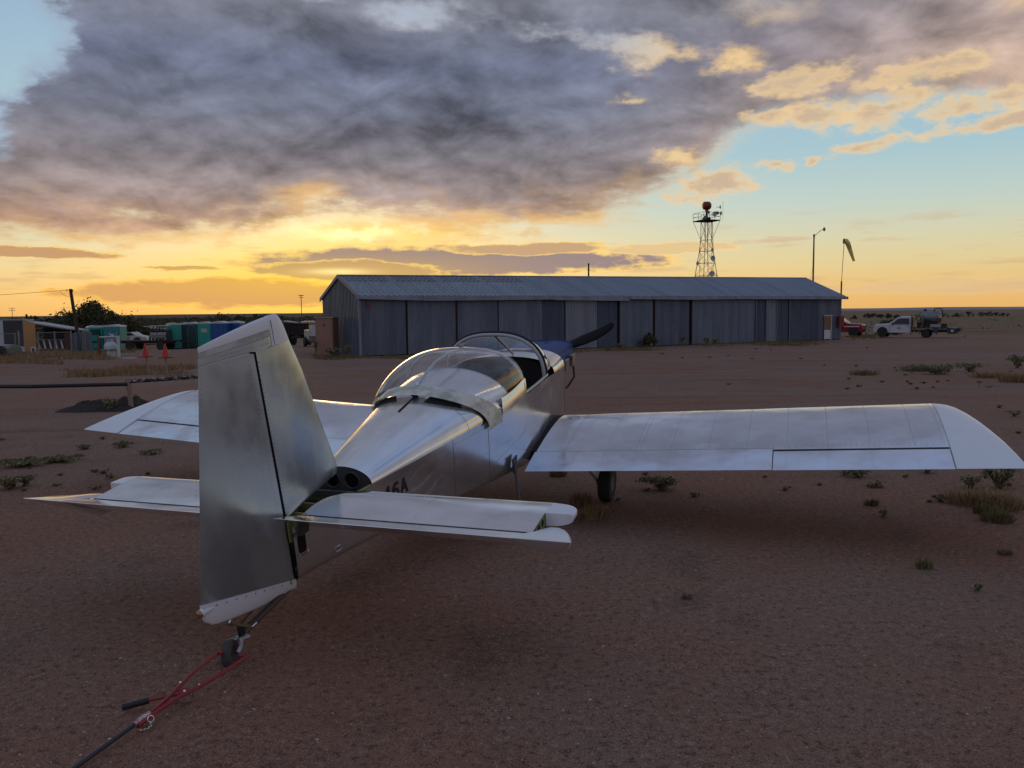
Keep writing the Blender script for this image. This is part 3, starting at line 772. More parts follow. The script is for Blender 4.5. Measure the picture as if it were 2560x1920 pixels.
# left gable: vertical sheets cut to the roof slope, with base of the same
def gable(x, sgn):
    mb = MB(); n = 54
    for i in range(n):
        y0, y1 = HW * i / n, HW * (i + 1) / n
        f = lambda y: HE + (hr(x) - HE) * (1 - abs(y - HW / 2) / (HW / 2)) - .05
        am = .03 if i % 2 else 0
        mb.add([(x - am, y0, HZ0), (x - am, y1, HZ0), (x - am, y1, f(y1)), (x - am, y0, f(y0))], [(0, 1, 2, 3)])
        mb.add([(x, y0, HZ0), (x - .03, y0, HZ0), (x - .03, y0, f(y0)), (x, y0, f(y0))], [(0, 1, 2, 3)])
    return mb
gable(0, -1).build('gable_wall', CM[3], hang, 0)
gable(HL, 1).build('gable_wall', CM[3], hang, 0)
MB().box((HL / 2, HW, 1.0), (HL, .04, 3.9)).build('rear_wall', CM[3], hang, 0)
# roof: separate sheets with raised ribs
OVX, OVY = .10, .34
slope = (HRZ - HE) / (HW / 2)
nsh = 13
for i in range(nsh):
    x0, x1 = -OVX + (HL + 2 * OVX) * i / nsh, -OVX + (HL + 2 * OVX) * (i + 1) / nsh
    mb = MB(); nr = 9 if i > 3 else 9
    pts = []
    for k in range(nr):
        a = x0 + (x1 - x0) * k / nr; w = (x1 - x0) / nr
        pts += [(a, .035), (a + .05, .035), (a + .08, 0), (a + w - .03, 0)]
    pts.append((x1, .035))
    lift = .006 * (i % 2)
    mb.loft([[(p, -OVY, HE - OVY * slope + .10 + h + lift) for p, h in pts], [(p, HW / 2, hr(p) + .08 + h + lift) for p, h in pts]], False)
    o = mb.build('roof_sheet', ROOFP if i < 4 else ROOFM, hang, 0)
    if i < 4:   # patched rows of lap edges and fixings
        m2 = MB(); rr = random.Random(i)
        for row in range(7):
            y = .3 + row * .55
            for k in range(10):
                xx = x0 + (x1 - x0) * (k + rr.random() * .6) / 10
                m2.box((xx, y, HE + (y + OVY) / (HW / 2 + OVY) * (hr(xx) - HE + OVY * slope) - OVY * slope + .125), (.07, .04, .02))
        m2.build('roof_fixing', CM[3], o, 0, 'stuff')
        m3 = MB()
        for row in range(3):
            y = 2.7 + row * .5; m3.box(((x0 + x1) / 2, y, HE + (y + OVY) / (HW / 2 + OVY) * (hr((x0 + x1) / 2) - HE + OVY * slope) - OVY * slope + .14), ((x1 - x0) * .9, .07, .02))
        m3.build('lap_strip', CM[2], o, 0)
MB().loft([[(x, HW / 2, hr(x) + .06), (x, HW + OVY, HE - OVY * slope + .06), (x, HW + OVY, HE - OVY * slope), (x, HW / 2, hr(x))] for x in (-OVX, HL + OVX)]).build('rear_roof', ROOFM, hang, 0)
MB().tube([(-OVX, HW / 2, hr(0) + .09), (HL + OVX, HW / 2, hr(HL) + .09)], .06, 6).build('ridge_cap', ROOFM, hang, 0)
# fascia strips along the eave, slightly sagging, as separate lengths
fx = [-.30, xloc(1056), xloc(1378), xloc(1567), xloc(1740), xloc(1830), HL + .3]
for i in range(6):
    z = HE - OVY * slope + .02; a, b = fx[i], fx[i + 1]; d0, d1 = (.02, -.10, -.06, .0, -.04, .0)[i], (-.08, -.02, -.12, -.05, .0, -.02)[i]
    yo = -OVY - .03 - .05 * (i % 2)
    MB().add([(a, yo, z + .08), (b, yo, z + .08), (b, yo - .02, z - .13 + d1), (a, yo - .02, z - .13 + d0), (a, yo + .05, z + .08), (b, yo + .05, z + .08), (b, yo + .03, z - .13 + d1), (a, yo + .03, z - .13 + d0)],
             [(3, 2, 1, 0), (4, 5, 6, 7), (0, 1, 5, 4), (2, 3, 7, 6), (0, 4, 7, 3), (1, 2, 6, 5)]).build('fascia_strip', CM[2], hang, 0)
MB().box((HL / 2, -.24, HE - .10), (HL, .10, .14)).build('door_track', GAP, hang, 0)
for y0, y1, z0, z1 in ((-OVY, HW / 2, HE - OVY * slope, hr(0) + .02), (HW / 2, HW + OVY, hr(0) + .02, HE - OVY * slope)):
    MB().prism([(-OVX - .03, y0, z0 + .13), (-OVX - .03, y1, z1 + .13), (-OVX - .03, y1, z1 - .10), (-OVX - .03, y0, z0 - .10)], (0, 0, 0), (.05, 0, 0)).build('barge_board', CM[2], hang, 0)
MB().box((xloc(922), -.07, HE - .55), (.12, .02, .42)).build('red_mark', REDP, hang, 0)
MB().tube([(xloc(1553) , HW * .52, hr(18) - .1), (xloc(1553), HW * .52, hr(18) + 1.10)], .06, 8).build('vent_pipe', RUST, hang)
# small broken door at the right end with brown and white halves, and red cabinet
xd0, xd1 = xloc(2057), xloc(2073); g = gz(*(HA + HU * xd0))
dr = MB().box(((xd0 + xd1) / 2, -.10, g + 1.02), (xd1 - xd0, .05, 1.9)).build('personnel_door', simple('brown_plywood_door', (.20, .12, .06), .7, 0, .3, 3), hang, 0)
MB().box(((xd0 + xd1) / 2, -.135, g + .45), (xd1 - xd0 - .04, .02, .75)).build('white_door_patch', simple('white_door_paint', (.55, .57, .62), .6), dr, 0)
MB().box(((xd0 + xd1) / 2 + .05, -.14, g + 2.02), (xd1 - xd0 + .25, .06, .10)).build('door_lintel', FG_G, dr, 0)
MB().box((xd1 + .06, -.13, g + 1.0), (.08, .06, 2.0)).build('door_jamb', FG_G, dr, 0)
xr0, xr1 = xloc(2089), xloc(2101)
MB().box(((xr0 + xr1) / 2, -.22, g + 1.5), (xr1 - xr0, .26, .92)).build('red_cabinet', simple('dark_red_cabinet', (.16, .02, .025), .5), hang, 0)

# ================================================================== beacon tower
STL = simple('galvanised_steel', (.24, .22, .20), .6, .5, .2, 4)
def beacon_tower():
    p = atd(1764, 117); t = thing('beacon_tower', 'lattice steel beacon tower with red rotating beacon rising behind the hangar roof', 'tower', p, radians(20))
    H = 16.3; b0, b1 = 2.12, .56   # half widths
    def hw(z): return b0 + (b1 - b0) * min(1, z / 13.2) if z < 13.2 else b1
    lv = [0, 2.4, 4.6, 6.6, 8.5, 10.3, 12.0, 13.6, H]
    cn = [(-1, -1), (1, -1), (1, 1), (-1, 1)]
    for cx, cy in cn: MB().tube([(cx * hw(z), cy * hw(z), z) for z in lv], .045, 6).build('leg', STL, t)
    for a, b in zip(lv, lv[1:]):
        for i in range(4):
            (ax, ay), (bx, by) = cn[i], cn[(i + 1) % 4]
            MB().tube([(ax * hw(a), ay * hw(a), a), (bx * hw(b), by * hw(b), b)], .021, 4).build('brace', STL, t)
            MB().tube([(bx * hw(a), by * hw(a), a), (ax * hw(b), ay * hw(b), b)], .021, 4).build('brace', STL, t)
            MB().tube([(ax * hw(b), ay * hw(b), b), (bx * hw(b), by * hw(b), b)], .026, 4).build('strut', STL, t)
    P_ = 1.36
    MB().box((0, 0, H), (P_ * 2, P_ * 2, .14)).build('platform', RUST, t, 0)
    for i in range(4):
        (ax, ay), (bx, by) = cn[i], cn[(i + 1) % 4]
        MB().tube([(ax * hw(13.6), ay * hw(13.6), 13.6), (ax * P_, ay * P_, H)], .035, 4).build('platform_brace', STL, t)
        MB().tube([(ax * P_, ay * P_, H), (ax * P_, ay * P_, H + 1.1)], .035, 4).build('rail_post', RUST, t)
        for z in (H + .55, H + 1.1): MB().tube([(ax * P_, ay * P_, z), (bx * P_, by * P_, z)], .025, 4).build('handrail', STL, t)
        MB().tube([((ax + bx) / 2 * P_, (ay + by) / 2 * P_, H), ((ax + bx) / 2 * P_, (ay + by) / 2 * P_, H + 1.1)], .03, 4).build('rail_post', STL, t)
    BR = simple('red_beacon_housing', (.20, .018, .012), .5, 0, .2, 4)
    o = MB().lathe([(.34, -.55), (.56, -.42), (.60, 0), (.56, .40), (.36, .50)], (0, 0, H + 2.15), (1, -.2, 0), 18).build('beacon_drum', BR, t)
    MB().lathe([(.46, .45), (.40, .56), (.0, .60)], (0, 0, H + 2.15), (1, -.2, 0), 18).build('beacon_lens', simple('beacon_lens_glass', (.2, .22, .2), .1, .5), o)
    MB().lathe([(.26, 0), (.20, .5), (.14, .9), (.26, 1.6)], (0, 0, H + .1), (0, 0, 1), 12).build('beacon_pedestal', BR, t)
    MB().box((0, 0, H + .28), (.9, .7, .45)).build('control_box', RUST, t, 0)
    DSH = simple('dish_grey_white', (.42, .45, .50), .5, 0, .1, 3)
    for (x, y, z, r, ax) in ((.15, -1.75, H + .75, .38, (.1, -1, 0)), (1.6, -1.0, H + 1.9, .28, (.9, -.5, .1)), (.25, -1.3, 10.9, .42, (.1, -1, 0)), (-.05, -1.5, 8.7, .42, (-.3, -1, 0)), (.2, -1.2, 12.1, .26, (.2, -1, 0)), (-1.9, -.8, 10.2, .30, (-1, -.2, 0)), (1.35, -1.5, H + .95, .30, (.6, -1, 0))):
        d = MB().lathe([(.03, -.14), (r * .6, -.08), (r, .04), (r * .96, .06), (r * .5, -.03), (.0, -.06)], (x, y, z), ax, 16).build('dish_antenna', DSH, t)
        MB().tube([(x, y, z), (x * .75, y * .6, z)], .03, 4).build('dish_arm', STL, d)
    for (x, y, z) in ((-.85, -1.65, H + 1.0), (.62, -1.65, H + .95), (-1.25, -1.6, H + .25)):
        MB().box((x, y, z), (.48, .12, .42)).build('panel_antenna', simple('grey_antenna_panel', (.10, .115, .14), .5), t, 0)
    MB().tube([(-1.75, -1.1, 7.6), (-1.75, -1.1, 13.4)], .035, 5).build('side_mast', STL, t)
    MB().tube([(1.62, -1.62, H), (1.62, -1.62, H + 2.7)], .02, 4).build('whip_antenna', STL, t)
    for y, x in ((-.9, .95), (-.9, .55)): MB().tube([(x, -1.15, 0), (x * .55, -.72, H)], .022, 4).build('ladder_rail', STL, t)
    rg = MB()
    for k in range(48):
        z = .3 * k + .4; f = 1 - .45 * z / H; rg.tube([(.95 * f, -1.15 + .43 * z / H, z), (.55 * f, -1.15 + .43 * z / H, z)], .012, 3)
    rg.build('ladder_rungs', STL, t, 0, 'stuff')
beacon_tower()

# lamp post and windsock beyond the hangar
p = atd(2030, 96); t = thing('lamp_post', 'tall thin lamp post with one angled arm beyond the hangar roof', 'lamp post', p)
WSC = simple('grey_wood_pole', (.10, .085, .07), .8, 0, .3, 2)
MB().tube([(0, 0, 0), (0, 0, 11.9)], [.13, .085], 8).build('pole', WSC, t)
MB().tube([(0, 0, 11.7), (.75, 0, 12.35), (1.08, 0, 12.5)], .035, 6).build('lamp_arm', STL, t)
MB().box((0, 0, 11.75), (.16, .16, .35)).build('bracket', WSC, t, 0)
MB().lathe([(.05, .28), (.13, .16), (.17, 0), (.10, -.10), (.04, -.2)], (1.18, 0, 12.45), (0, 0, 1), 12).build('lamp_head', STL, t)
MB().tube([(-.1, 0, 7.9), (-.45, 0, 6.0), (-.9, 0, 4.4)], .012, 4).build('guy_wire', STL, t)
p = atd(2100, 88); t = thing('windsock', 'faded yellow windsock hanging from a thin mast beyond the hangar corner', 'windsock', p)
MB().tube([(0, 0, 0), (.03, 0, 5.9)], .085, 8).build('lower_pole', simple('rusty_red_pole', (.12, .05, .04), .8), t)
MB().tube([(.03, 0, 5.8), (.22, 0, 10.45)], .030, 6).build('mast', STL, t)
SOCK = simple('faded_yellow_fabric', (.75, .56, .10), .8, 0, .2, 2, bmp=.3, c2=(.80, .66, .22))  # yellow raised in the colour for light coming through the cloth
cen = [(a_, z_ + 1.05) for a_, z_ in [(.18, 9.15), (.42, 9.15), (.62, 8.9), (.78, 8.45), (.95, 8.0), (1.15, 7.45), (1.33, 7.0)]]; rad_ = [.28, .28, .26, .23, .20, .15, .115]
rings = []
for i, ((x, z), r) in enumerate(zip(cen, rad_)):
    a, b = cen[max(0, i - 1)], cen[min(6, i + 1)]; d = Vector((b[0] - a[0], 0, b[1] - a[1])).normalized(); n1_ = Vector((-d.z, 0, d.x)); n2_ = Vector((0, 1, 0))
    rings.append([Vector((x, 0, z)) + (n1_ * cos(k * pi / 7) + n2_ * sin(k * pi / 7)) * r for k in range(14)])
sock = MB().loft(rings, True, False).build('sock', SOCK, t)
MB().torus((.18, 0, 10.2), (1, 0, 0), .28, .02, 20, 6).build('hoop', STL, sock)
MB().tube([(.59, -.29, 9.67), (.66, -.29, 9.45), (.78, -.28, 9.43), (.84, -.28, 9.57), (.78, -.28, 9.77)], .022, 5).build('sock_letter', BLK, sock)
MB().box((.52, -.27, 9.85), (.14, .04, .12)).build('orange_patch', simple('orange_patch', (.4, .13, .03), .8), sock, 0)
p = atd(758, 190); t = thing('floodlight_mast', 'slender sports floodlight mast standing against the sunset left of the hangar', 'floodlight', p)
MB().tube([(0, 0, 0), (0, 0, 8.1)], .085, 6).build('pole', WSC, t)
for z in (7.6, 8.1): MB().tube([(-.5, 0, z), (.5, 0, z)], .05, 4).build('crossbar', WSC, t)
for x in (-.42, 0, .42): MB().box((x, 0, 8.1), (.26, .2, .22)).build('lamp', STL, t, 0)
p = atd(38, 200); t = thing('floodlight_mast', 'six-lamp sports floodlight mast above the white shed at far left', 'floodlight', p)
MB().tube([(0, 0, 0), (0, 0, 6.0)], .06, 6).build('pole', WSC, t)
for z in (5.4, 5.95): MB().tube([(-.65, 0, z), (.65, 0, z)], .03, 4).build('crossbar', WSC, t)
for x in (-.6, 0, .6):
    for z in (5.4, 5.95): MB().box((x, 0, z), (.2, .2, .14)).build('lamp', STL, t, 0)

# ================================================================== left yard
# leaning utility pole and its wire
b = atd(203, 70); top = Vector(((186 - 1280) / FPX * 70, 70, b.z + 5.45))
t = thing('utility_pole', 'dark wooden utility pole leaning left beside the metal fence', 'utility pole', b)
PW = simple('creosoted_wood', (.045, .032, .022), .85, 0, .3, 3)
MB().tube([(0, 0, -.3), tuple(top - b)], [.17, .125], 10).build('pole', PW, t)
MB().box(tuple(top - b + Vector((.10, 0, -.15))), (.16, .16, .22)).build('pole_cap', PW, t, 0)
MB().lathe([(.03, -.08), (.06, 0), (.03, .08)], tuple(top - b + Vector((-.30, 0, -.10))), (1, 0, 0), 8).build('insulator', PW, t)
MB().tube([tuple((top - b) * .36 + Vector((.16, -.1, 0))), (.34, -.12, 0)], .05, 6).build('conduit', STL, t)
MB().tube([tuple(top - b + Vector((-.9, 0, -.16))), tuple(top - b + Vector((-.7, 0, -.42))), tuple(top - b + Vector((-.4, 0, -.60))), tuple(top - b + Vector((-.1, 0, -.62)))], .014, 5).build('drip_loop', BLK, t)
wr_ = MB().tube([tuple(top + Vector((-.3, 0, -.10))), tuple(top + Vector((-3.2, 0, -.28))), tuple(top + Vector((-7, 0, -.50))), tuple(top + Vector((-14, 0, -.6)))], .016, 5).build('overhead_wire', BLK, None)
tag(wr_, 'thin overhead wire running left from the utility pole top', 'wire')
# barrier: black pipe rails on a pale post
b = atz(329, 1025, -.10); b.z = gz(b.x, b.y)
t = thing('pipe_barrier', 'black pipe barrier rail carried by a pale weathered wooden post', 'barrier', b)
MB().tube([(0, 0, -.1), (-.02, 0, .35), (-.055, .0, .66)], [.055, .048, .058], 9).build('post', simple('pale_weathered_post', (.27, .20, .16), .85, 0, .35, 9, sc3=(1, 1, .2), bmp=.5), t)
PIP = simple('black_flaking_pipe', (.012, .008, .008), .6, 0, .3, 4)
PIP2 = simple('pipe_with_white_flakes', (.014, .010, .010), .6, 0, .3, 9, c2=(.014, .01, .01))
m_, bb = newmat('flaked_white_black_paint'); tt = objc(); ff = fbm(vscale(tt, (1, 1, 2)), 13, 5, .65)
X.put(bb.inputs['Base Color'], mixc(sstep(ff, .53, .57), (.012, .009, .009, 1), (.34, .33, .32, 1))); bb.inputs['Roughness'].default_value = .7
MB().tube([tuple(atz(-120, 966, .47) - b), tuple(atz(80, 966, .50) - b), (-.05, -.03, .545)], .040, 10).build('rail', PIP, t)
e_ = (498 - 1280) / FPX
MB().tube([(-.02, 0, .60), (.75, .1, .635), (1.75, .25, .69), (2.9, .4, .74)], .040, 10).build('rail', m_, t)
# two red cones on thin posts
def cone_post(px, py, hpx, lean, label):
    c = at(px, py); t = thing('cone_on_post', label, 'cone', c, 0, 'red cones on thin posts')
    MB().tube([(0, 0, -.1), (lean, 0, .74)], .034, 7).build('post', STL, t)
    MB().lathe([(.20, 0), (.19, .03), (.15, .05), (.035, .50), (.03, .53), (.0, .535)], (lean, 0, .72), (lean * .2, 0, 1), 14).build('cone', simple('red_cone_plastic', (.42, .025, .015), .5), t)
    MB().box((lean, 0, .725), (.42, .42, .03)).build('cone_base', BLK, t, 0)
cone_post(375, 935, 30, -.14, 'left red traffic cone set on a thin leaning metal post')
cone_post(419, 939, 30, -.05, 'right red traffic cone set on a thin upright metal post')

# enclosed white shed on the left with dark panel and sunset-tinted plywood end
b = atz(62, 882, -.95); b.z = gz(b.x, b.y)
t = thing('white_shed', 'white boxy shed with dark grey front panel and plywood end wall tinted sunset orange', 'shed', b, radians(0))
Wp = simple('white_shed_paint', (.46, .50, .52), .6, 0, .06, 2)
MB().box((-1.7, .78, 1.40), (3.4, 1.5, 2.8)).build('shed_body', Wp, t, 0)
MB().box((-.83, -.02, 1.72), (1.58, .03, 2.1)).build('dark_panel', simple('dark_grey_panel', (.028, .033, .038), .5), t, 0)
MB().add([(.02, 0, .0), (.05, 1.6, .0), (.04, 1.6, 2.50), (.02, 0, 2.88)], [(0, 1, 2, 3)]).build('plywood_end', simple('sunset_tinted_plywood', (.42, .22, .09), .7, 0, .15, 3), t, 0)  # plywood colour with the sunset light on it mixed in
MB().add([(.03, -.03, 2.84), (.06, 1.62, 2.46), (.06, 1.62, 2.56), (.03, -.03, 2.94)], [(0, 1, 2, 3)]).build('end_trim', Wp, t, 0)
MB().box((-1.7, .75, 2.84), (3.5, 1.5, .07)).build('shed_roof', STEEL, t, 0)
# chain-link fence: panels of wire between posts
t = thing('chain_link_fence', 'chain-link fence with steel posts in front of the white shed', 'fence', atd(40, 55))
fo = t.location.copy()
def fp(px, d=55): v_ = atd(px, d) - fo; return v_
posts = [-60, 41, 50, 98, 140, 181]
for px in posts:
    a = fp(px); MB().tube([tuple(a), tuple(a + Vector((0, 0, 1.62 if px != 50 else 1.75)))], .045 if px != 50 else .06, 6).build('post', STL, t)
for a, b2 in ((-60, 41), (98, 140), (140, 181)):
    for z in (1.55, .45 if a < 0 else .08): MB().tube([tuple(fp(a) + Vector((0, 0, z))), tuple(fp(b2) + Vector((0, 0, z)))], .022, 5).build('rail', STL, t)
mb = MB()
for a, b2 in ((-60, 41), (50, 98), (98, 140), (140, 181)):
    A_, B_ = fp(a), fp(b2); L = (B_ - A_).length; n = int(L / .14); H_ = 1.5
    for k in range(-int(H_ / .14), n):
        for sg in (1, -1):
            p0, p1 = k * .14, k * .14 + H_; z0, z1 = 0, H_
            if p0 < 0: z0 = -p0; p0 = 0
            if p1 > L: z1 = H_ - (p1 - L); p1 = L
            if sg < 0: z0, z1 = H_ - z0, H_ - z1
            u_ = (B_ - A_) / L
            q0 = A_ + u_ * p0 + Vector((0, 0, z0 + .04)); q1 = A_ + u_ * p1 + Vector((0, 0, z1 + .04)); w_ = Vector((.0035, 0, 0))
            mb.add([q0 - w_, q0 + w_, q1 + w_, q1 - w_], [(0, 1, 2, 3)])
mb.build('wire_mesh', STL, t, 0, 'stuff')
# corrugated sheet fence
t = thing('sheet_metal_fence', 'short fence of upright grey corrugated sheets at the foot of the utility pole', 'fence', atd(206, 56)); fo = t.location.copy()
for i in range(7):
    px = 181 + i * 7.4; a = atd(px, 56) - fo; bq = atd(px + 7.2, 56) - fo
    h = (1.45, 1.5, 1.47, 1.55, 1.62, 1.58, 1.5)[i]; ly = (.02, .0, .05, .0, .04, .0, .03)[i]
    mb = MB(); r0, r1 = [], []
    for k in range(5):
        p_ = a.lerp(bq, k / 4); o_ = .025 * (k % 2); r0.append((p_.x, p_.y - ly - o_, p_.z)); r1.append((p_.x - .03, p_.y - ly - o_ + .1, p_.z + h))
    mb.loft([r0, r1], False); mb.build('corrugated_sheet', CM[(3, 0, 1, 3, 2, 0, 3)[i]], t, 0)
for px in (181, 210, 216): a = atd(px, 55.8) - fo; MB().tube([tuple(a), tuple(a + Vector((0, 0, 1.66)))], .04, 6).build('post', STL, t)
# open-fronted shed with sloping roof
b = atd(128, 84); t = thing('open_shed', 'open-fronted dark shed with a sloping pale roof edge behind the chain-link fence', 'shed', b); z_ = .0
DR_ = simple('dark_red_shed_wall', (.06, .022, .02), .8, 0, .3, 2)
MB().prism([(-2.9, -1.5, 2.95), (2.7, -1.5, 1.98), (2.7, -1.5, 1.86), (-2.9, -1.5, 2.80)], (0, 0, .38), (0, 6, .0)).build('roof', simple('pale_sheet_roof', (.30, .33, .36), .5), t, 0)
MB().prism([(-2.9, -1.3, 2.80), (2.6, -1.3, 1.86), (2.6, -1.3, 1.70), (-2.9, -1.3, 2.62)], (0, 0, .38), (0, .12, .38)).build('eave_beam', DR_, t, 0)
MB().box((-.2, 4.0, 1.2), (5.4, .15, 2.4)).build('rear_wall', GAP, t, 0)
MB().box((2.35, 1.2, .9), (.5, 4.5, 1.8)).build('end_wall', DR_, t, 0)
for i in range(7):
    x = -1.9 + i * .60; MB().prism([(x, -.9, .25), (x + .18, -.9, .25), (x - .02, -.9, 1.15), (x - .16, -.9, 1.15)], (0, 0, 0), (0, .1, 0)).build('stall_divider', Wp if i % 1 == 0 else DR_, t, 0)
MB().box((-.1, -.7, .75), (4.4, .08, .9)).build('stall_panel', DR_, t, 0)
MB().box((-.1, -1.0, 1.18), (4.6, .06, .05)).build('stall_rail', STL, t, 0)

# ---- portable toilets
def toilet_mats(): pass
TEAL = simple('teal_plastic', (.015, .33, .25), .45, 0, .12, 3); TEALD = simple('dark_teal_plastic', (.002, .050, .048), .5, 0, .12, 3)
BLUEP = simple('blue_plastic', (.008, .075, .27), .45, 0, .12, 3); ROOFW = simple('white_plastic_roof', (.50, .52, .55), .5, 0, .08, 3)
def toilet(px, dist, rz, label, body=TEAL, kind='door', h=2.08, w=1.12, doorface=TEALD):
    b = atd(px, dist); t = thing('portable_toilet', label, 'portable toilet', b, rz, 'portable toilets')
    bd = MB().box((0, 0, .1 + h / 2), (w, w, h)).build('cabin', body, t, 0)
    MB().box((0, 0, .06), (w + .06, w + .1, .12)).build('skid', BLK, t, 0)
    rf = MB(); r = []
    for yy in (-w / 2 - .03, w / 2 + .03):
        r.append([(w / 2 * x, yy, .1 + h + .0 + z) for x, z in ((-1.06, 0), (-1.04, .06), (-.7, .14), (0, .20), (.7, .14), (1.04, .06), (1.06, 0))])
    rf.loft(r).build('roof', ROOFW, t, 30)
    MB().tube([(w * .3, w * .3, h), (w * .3, w * .3, h + .55)], .05, 6).build('vent_pipe', BLK, t)
    if kind == 'door':
        d = MB().box((0, -w / 2 - .015, .15 + h * .47), (w * .74, .03, h * .86)).build('door', doorface, t, 0)
        MB().box((w * .28, -w / 2 - .04, 1.1), (.04, .04, .16)).build('latch', STL, d, 0)
        for z in (.55, 1.25): MB().box((0, -w / 2 - .035, z), (w * .5, .01, .5)).build('door_relief', body, d, 0)
    elif kind == 'arch':
        MB().box((0, -w / 2 - .012, .15 + h * .45), (w * .7, .03, h * .82)).build('door', TEALD, t, 0)
        pts = [(-.38 * w, -w / 2 - .04, .12)] + [(-.38 * w * cos(k * pi / 8), -w / 2 - .04, h * .82 + .38 * w * sin(k * pi / 8)) for k in range(9)] + [(.38 * w, -w / 2 - .04, .12)]
        MB().tube(pts, .025, 5).build('door_frame', STL, t)
    else:
        for x in (-.4, 0, .4): MB().box((x * w, -w / 2 - .012, .1 + h / 2), (.03, .025, h * .92)).build('side_rib', body, t, 0)
        for z in (.1,): MB().box((0, -w / 2 - .01, h * .92), (w * .96, .03, .06)).build('side_ledge', body, t, 0)
    return t
toilet(239, 73, radians(38), 'green toilet at the left end of the near-left group', TEAL, 'door')
toilet(253, 74.5, radians(38), 'second green toilet from the left in the near-left group', TEAL, 'door')
tt_ = toilet(292, 72.5, radians(4), 'wide teal toilet with red and white lettering facing the camera', simple('deep_teal_plastic', (.01, .24, .23), .45, 0, .12, 3), 'side', w=1.42)
def letters_on(t, text, x0, z0, h, y, mat, name='sign_letter', gapf=1.25):
    F_ = {'D': [[(0, 0), (0, 1), (.6, .95), (.8, .5), (.6, .05), (0, 0)]], 'A': [[(0, 0), (.4, 1), (.8, 0)], [(.15, .4), (.65, .4)]], 'S': [[(.75, .9), (.3, 1), (.05, .75), (.7, .3), (.5, 0), (.0, .08)]], 'B': [[(0, 0), (0, 1), (.6, .9), (.6, .6), (0, .52), (.75, .4), (.7, .05), (0, 0)]]}
    for i, ch in enumerate(text):
        mb = MB()
        for stv in F_[ch]: mb.tube([(x0 + i * h * gapf + a * h, y, z0 + b_ * h) for a, b_ in stv], h * .09, 4)
        mb.build(name, mat, t, 0)
SGW = simple('white_sign_plastic', (.55, .55, .56), .5, 0, .05, 3); SGR = simple('red_sign_ink', (.35, .03, .04), .5)
MB().box((.12, -.735, 1.58), (.86, .01, .28)).build('sign_plate', simple('teal_sign_plate', (.02, .16, .17), .5), tt_, 0)
letters_on(tt_, 'DAS', -.25, 1.47, .22, -.75, SGW)
toilet(271, 74, radians(8), 'white-ended toilet half hidden behind the lettered teal toilet', simple('pale_teal_plastic', (.18, .30, .30), .5), 'side', w=1.0)
toilet(438, 72, radians(28), 'bright green toilet at the left end of the right-hand row', TEAL, 'side', w=1.15)
toilet(467, 72.5, radians(14), 'dark green slatted toilet, second in the right-hand row', TEALD, 'side', w=.95)
toilet(488, 72.2, radians(3), 'toilet with arched white door frame, third in the right-hand row', TEALD, 'arch', w=.95)
tt_ = toilet(519, 72, radians(3), 'teal toilet with a white notice, fourth in the right-hand row', TEAL, 'side', w=1.15)
MB().box((0, -.605, 1.6), (.44, .012, .30)).build('notice', SGW, tt_, 0)
for z in (1.55, 1.62, 1.69): MB().box((0, -.613, z), (.34, .006, .022)).build('notice_line', SGR, tt_, 0)
toilet(556, 72, radians(-6), 'bright blue toilet at the right of the row beside the rudder', BLUEP, 'side', w=1.35)
toilet(594, 73, radians(-6), 'rightmost blue toilet mostly hidden by the rudder', BLUEP, 'side', w=1.15)

# gas bottle in a post frame
b = at(278, 892); t = thing('gas_bottle', 'squat white propane bottle with a collar inside the post frame', 'gas bottle', b)
MB().lathe([(.0, .35), (.25, .36), (.36, .45), (.40, .60), (.37, .75), (.25, .90), (.12, .96), (.0, .97)], (0, 0, 0), (0, 0, 1), 22).build('tank', Wp, t)
MB().lathe([(.17, .90), (.17, 1.10), (.15, 1.10), (.15, .90)], (0, 0, 0), (0, 0, 1), 16).build('collar', Wp, t)
MB().box((0, -.16, 1.0), (.08, .03, .06)).build('valve_opening', BLK, t, 0)
MB().lathe([(.25, .0), (.25, .36)], (0, 0, 0), (0, 0, 1), 16).build('foot_ring', Wp, t)
t = thing('post_frame', 'frame of one red-brown and one white post with rails around the gas bottle', 'frame', b)
MB().box((-.58, -.3, .62), (.12, .12, 1.35)).build('post', simple('red_brown_post', (.14, .05, .035), .8), t, 0)
MB().box((.66, -.35, .60), (.14, .14, 1.45), .0).build('post', Wp, t, 0)
MB().box((-.35, .4, .62), (.06, .06, 1.2)).build('post', STL, t, 0)
MB().tube([(-.6, -.3, 1.24), (.66, -.35, 1.27)], .05, 7).build('rail', Wp, t)
MB().tube([(-.6, -.3, .46), (.66, -.35, .48)], .035, 7).build('rail', STL, t)
MB().tube([(.15, -.32, 1.38), (.38, -.32, 1.33)], .05, 7).build('top_fitting', Wp, t)
MB().box((-.1, .4, .95), (.95, .02, .5)).build('back_panel', CM[2], t, 0)
b = at(84, 886); t = thing('white_board', 'small white post with a dark slot at the foot of the plywood wall', 'post', b)
MB().box((0, 0, .28), (.30, .16, .56)).build('board', Wp, t, 0); MB().box((.04, -.085, .25), (.16, .02, .40)).build('slot', BLK, t, 0)
b = at(350, 897); o = MB().box((0, 0, .02), (.7, .3, .05)).build('litter_board', Wp, None, 0); o.location = at(322, 896); tag(o, 'flat pale scrap lying on the dirt right of the post frame', 'scrap')

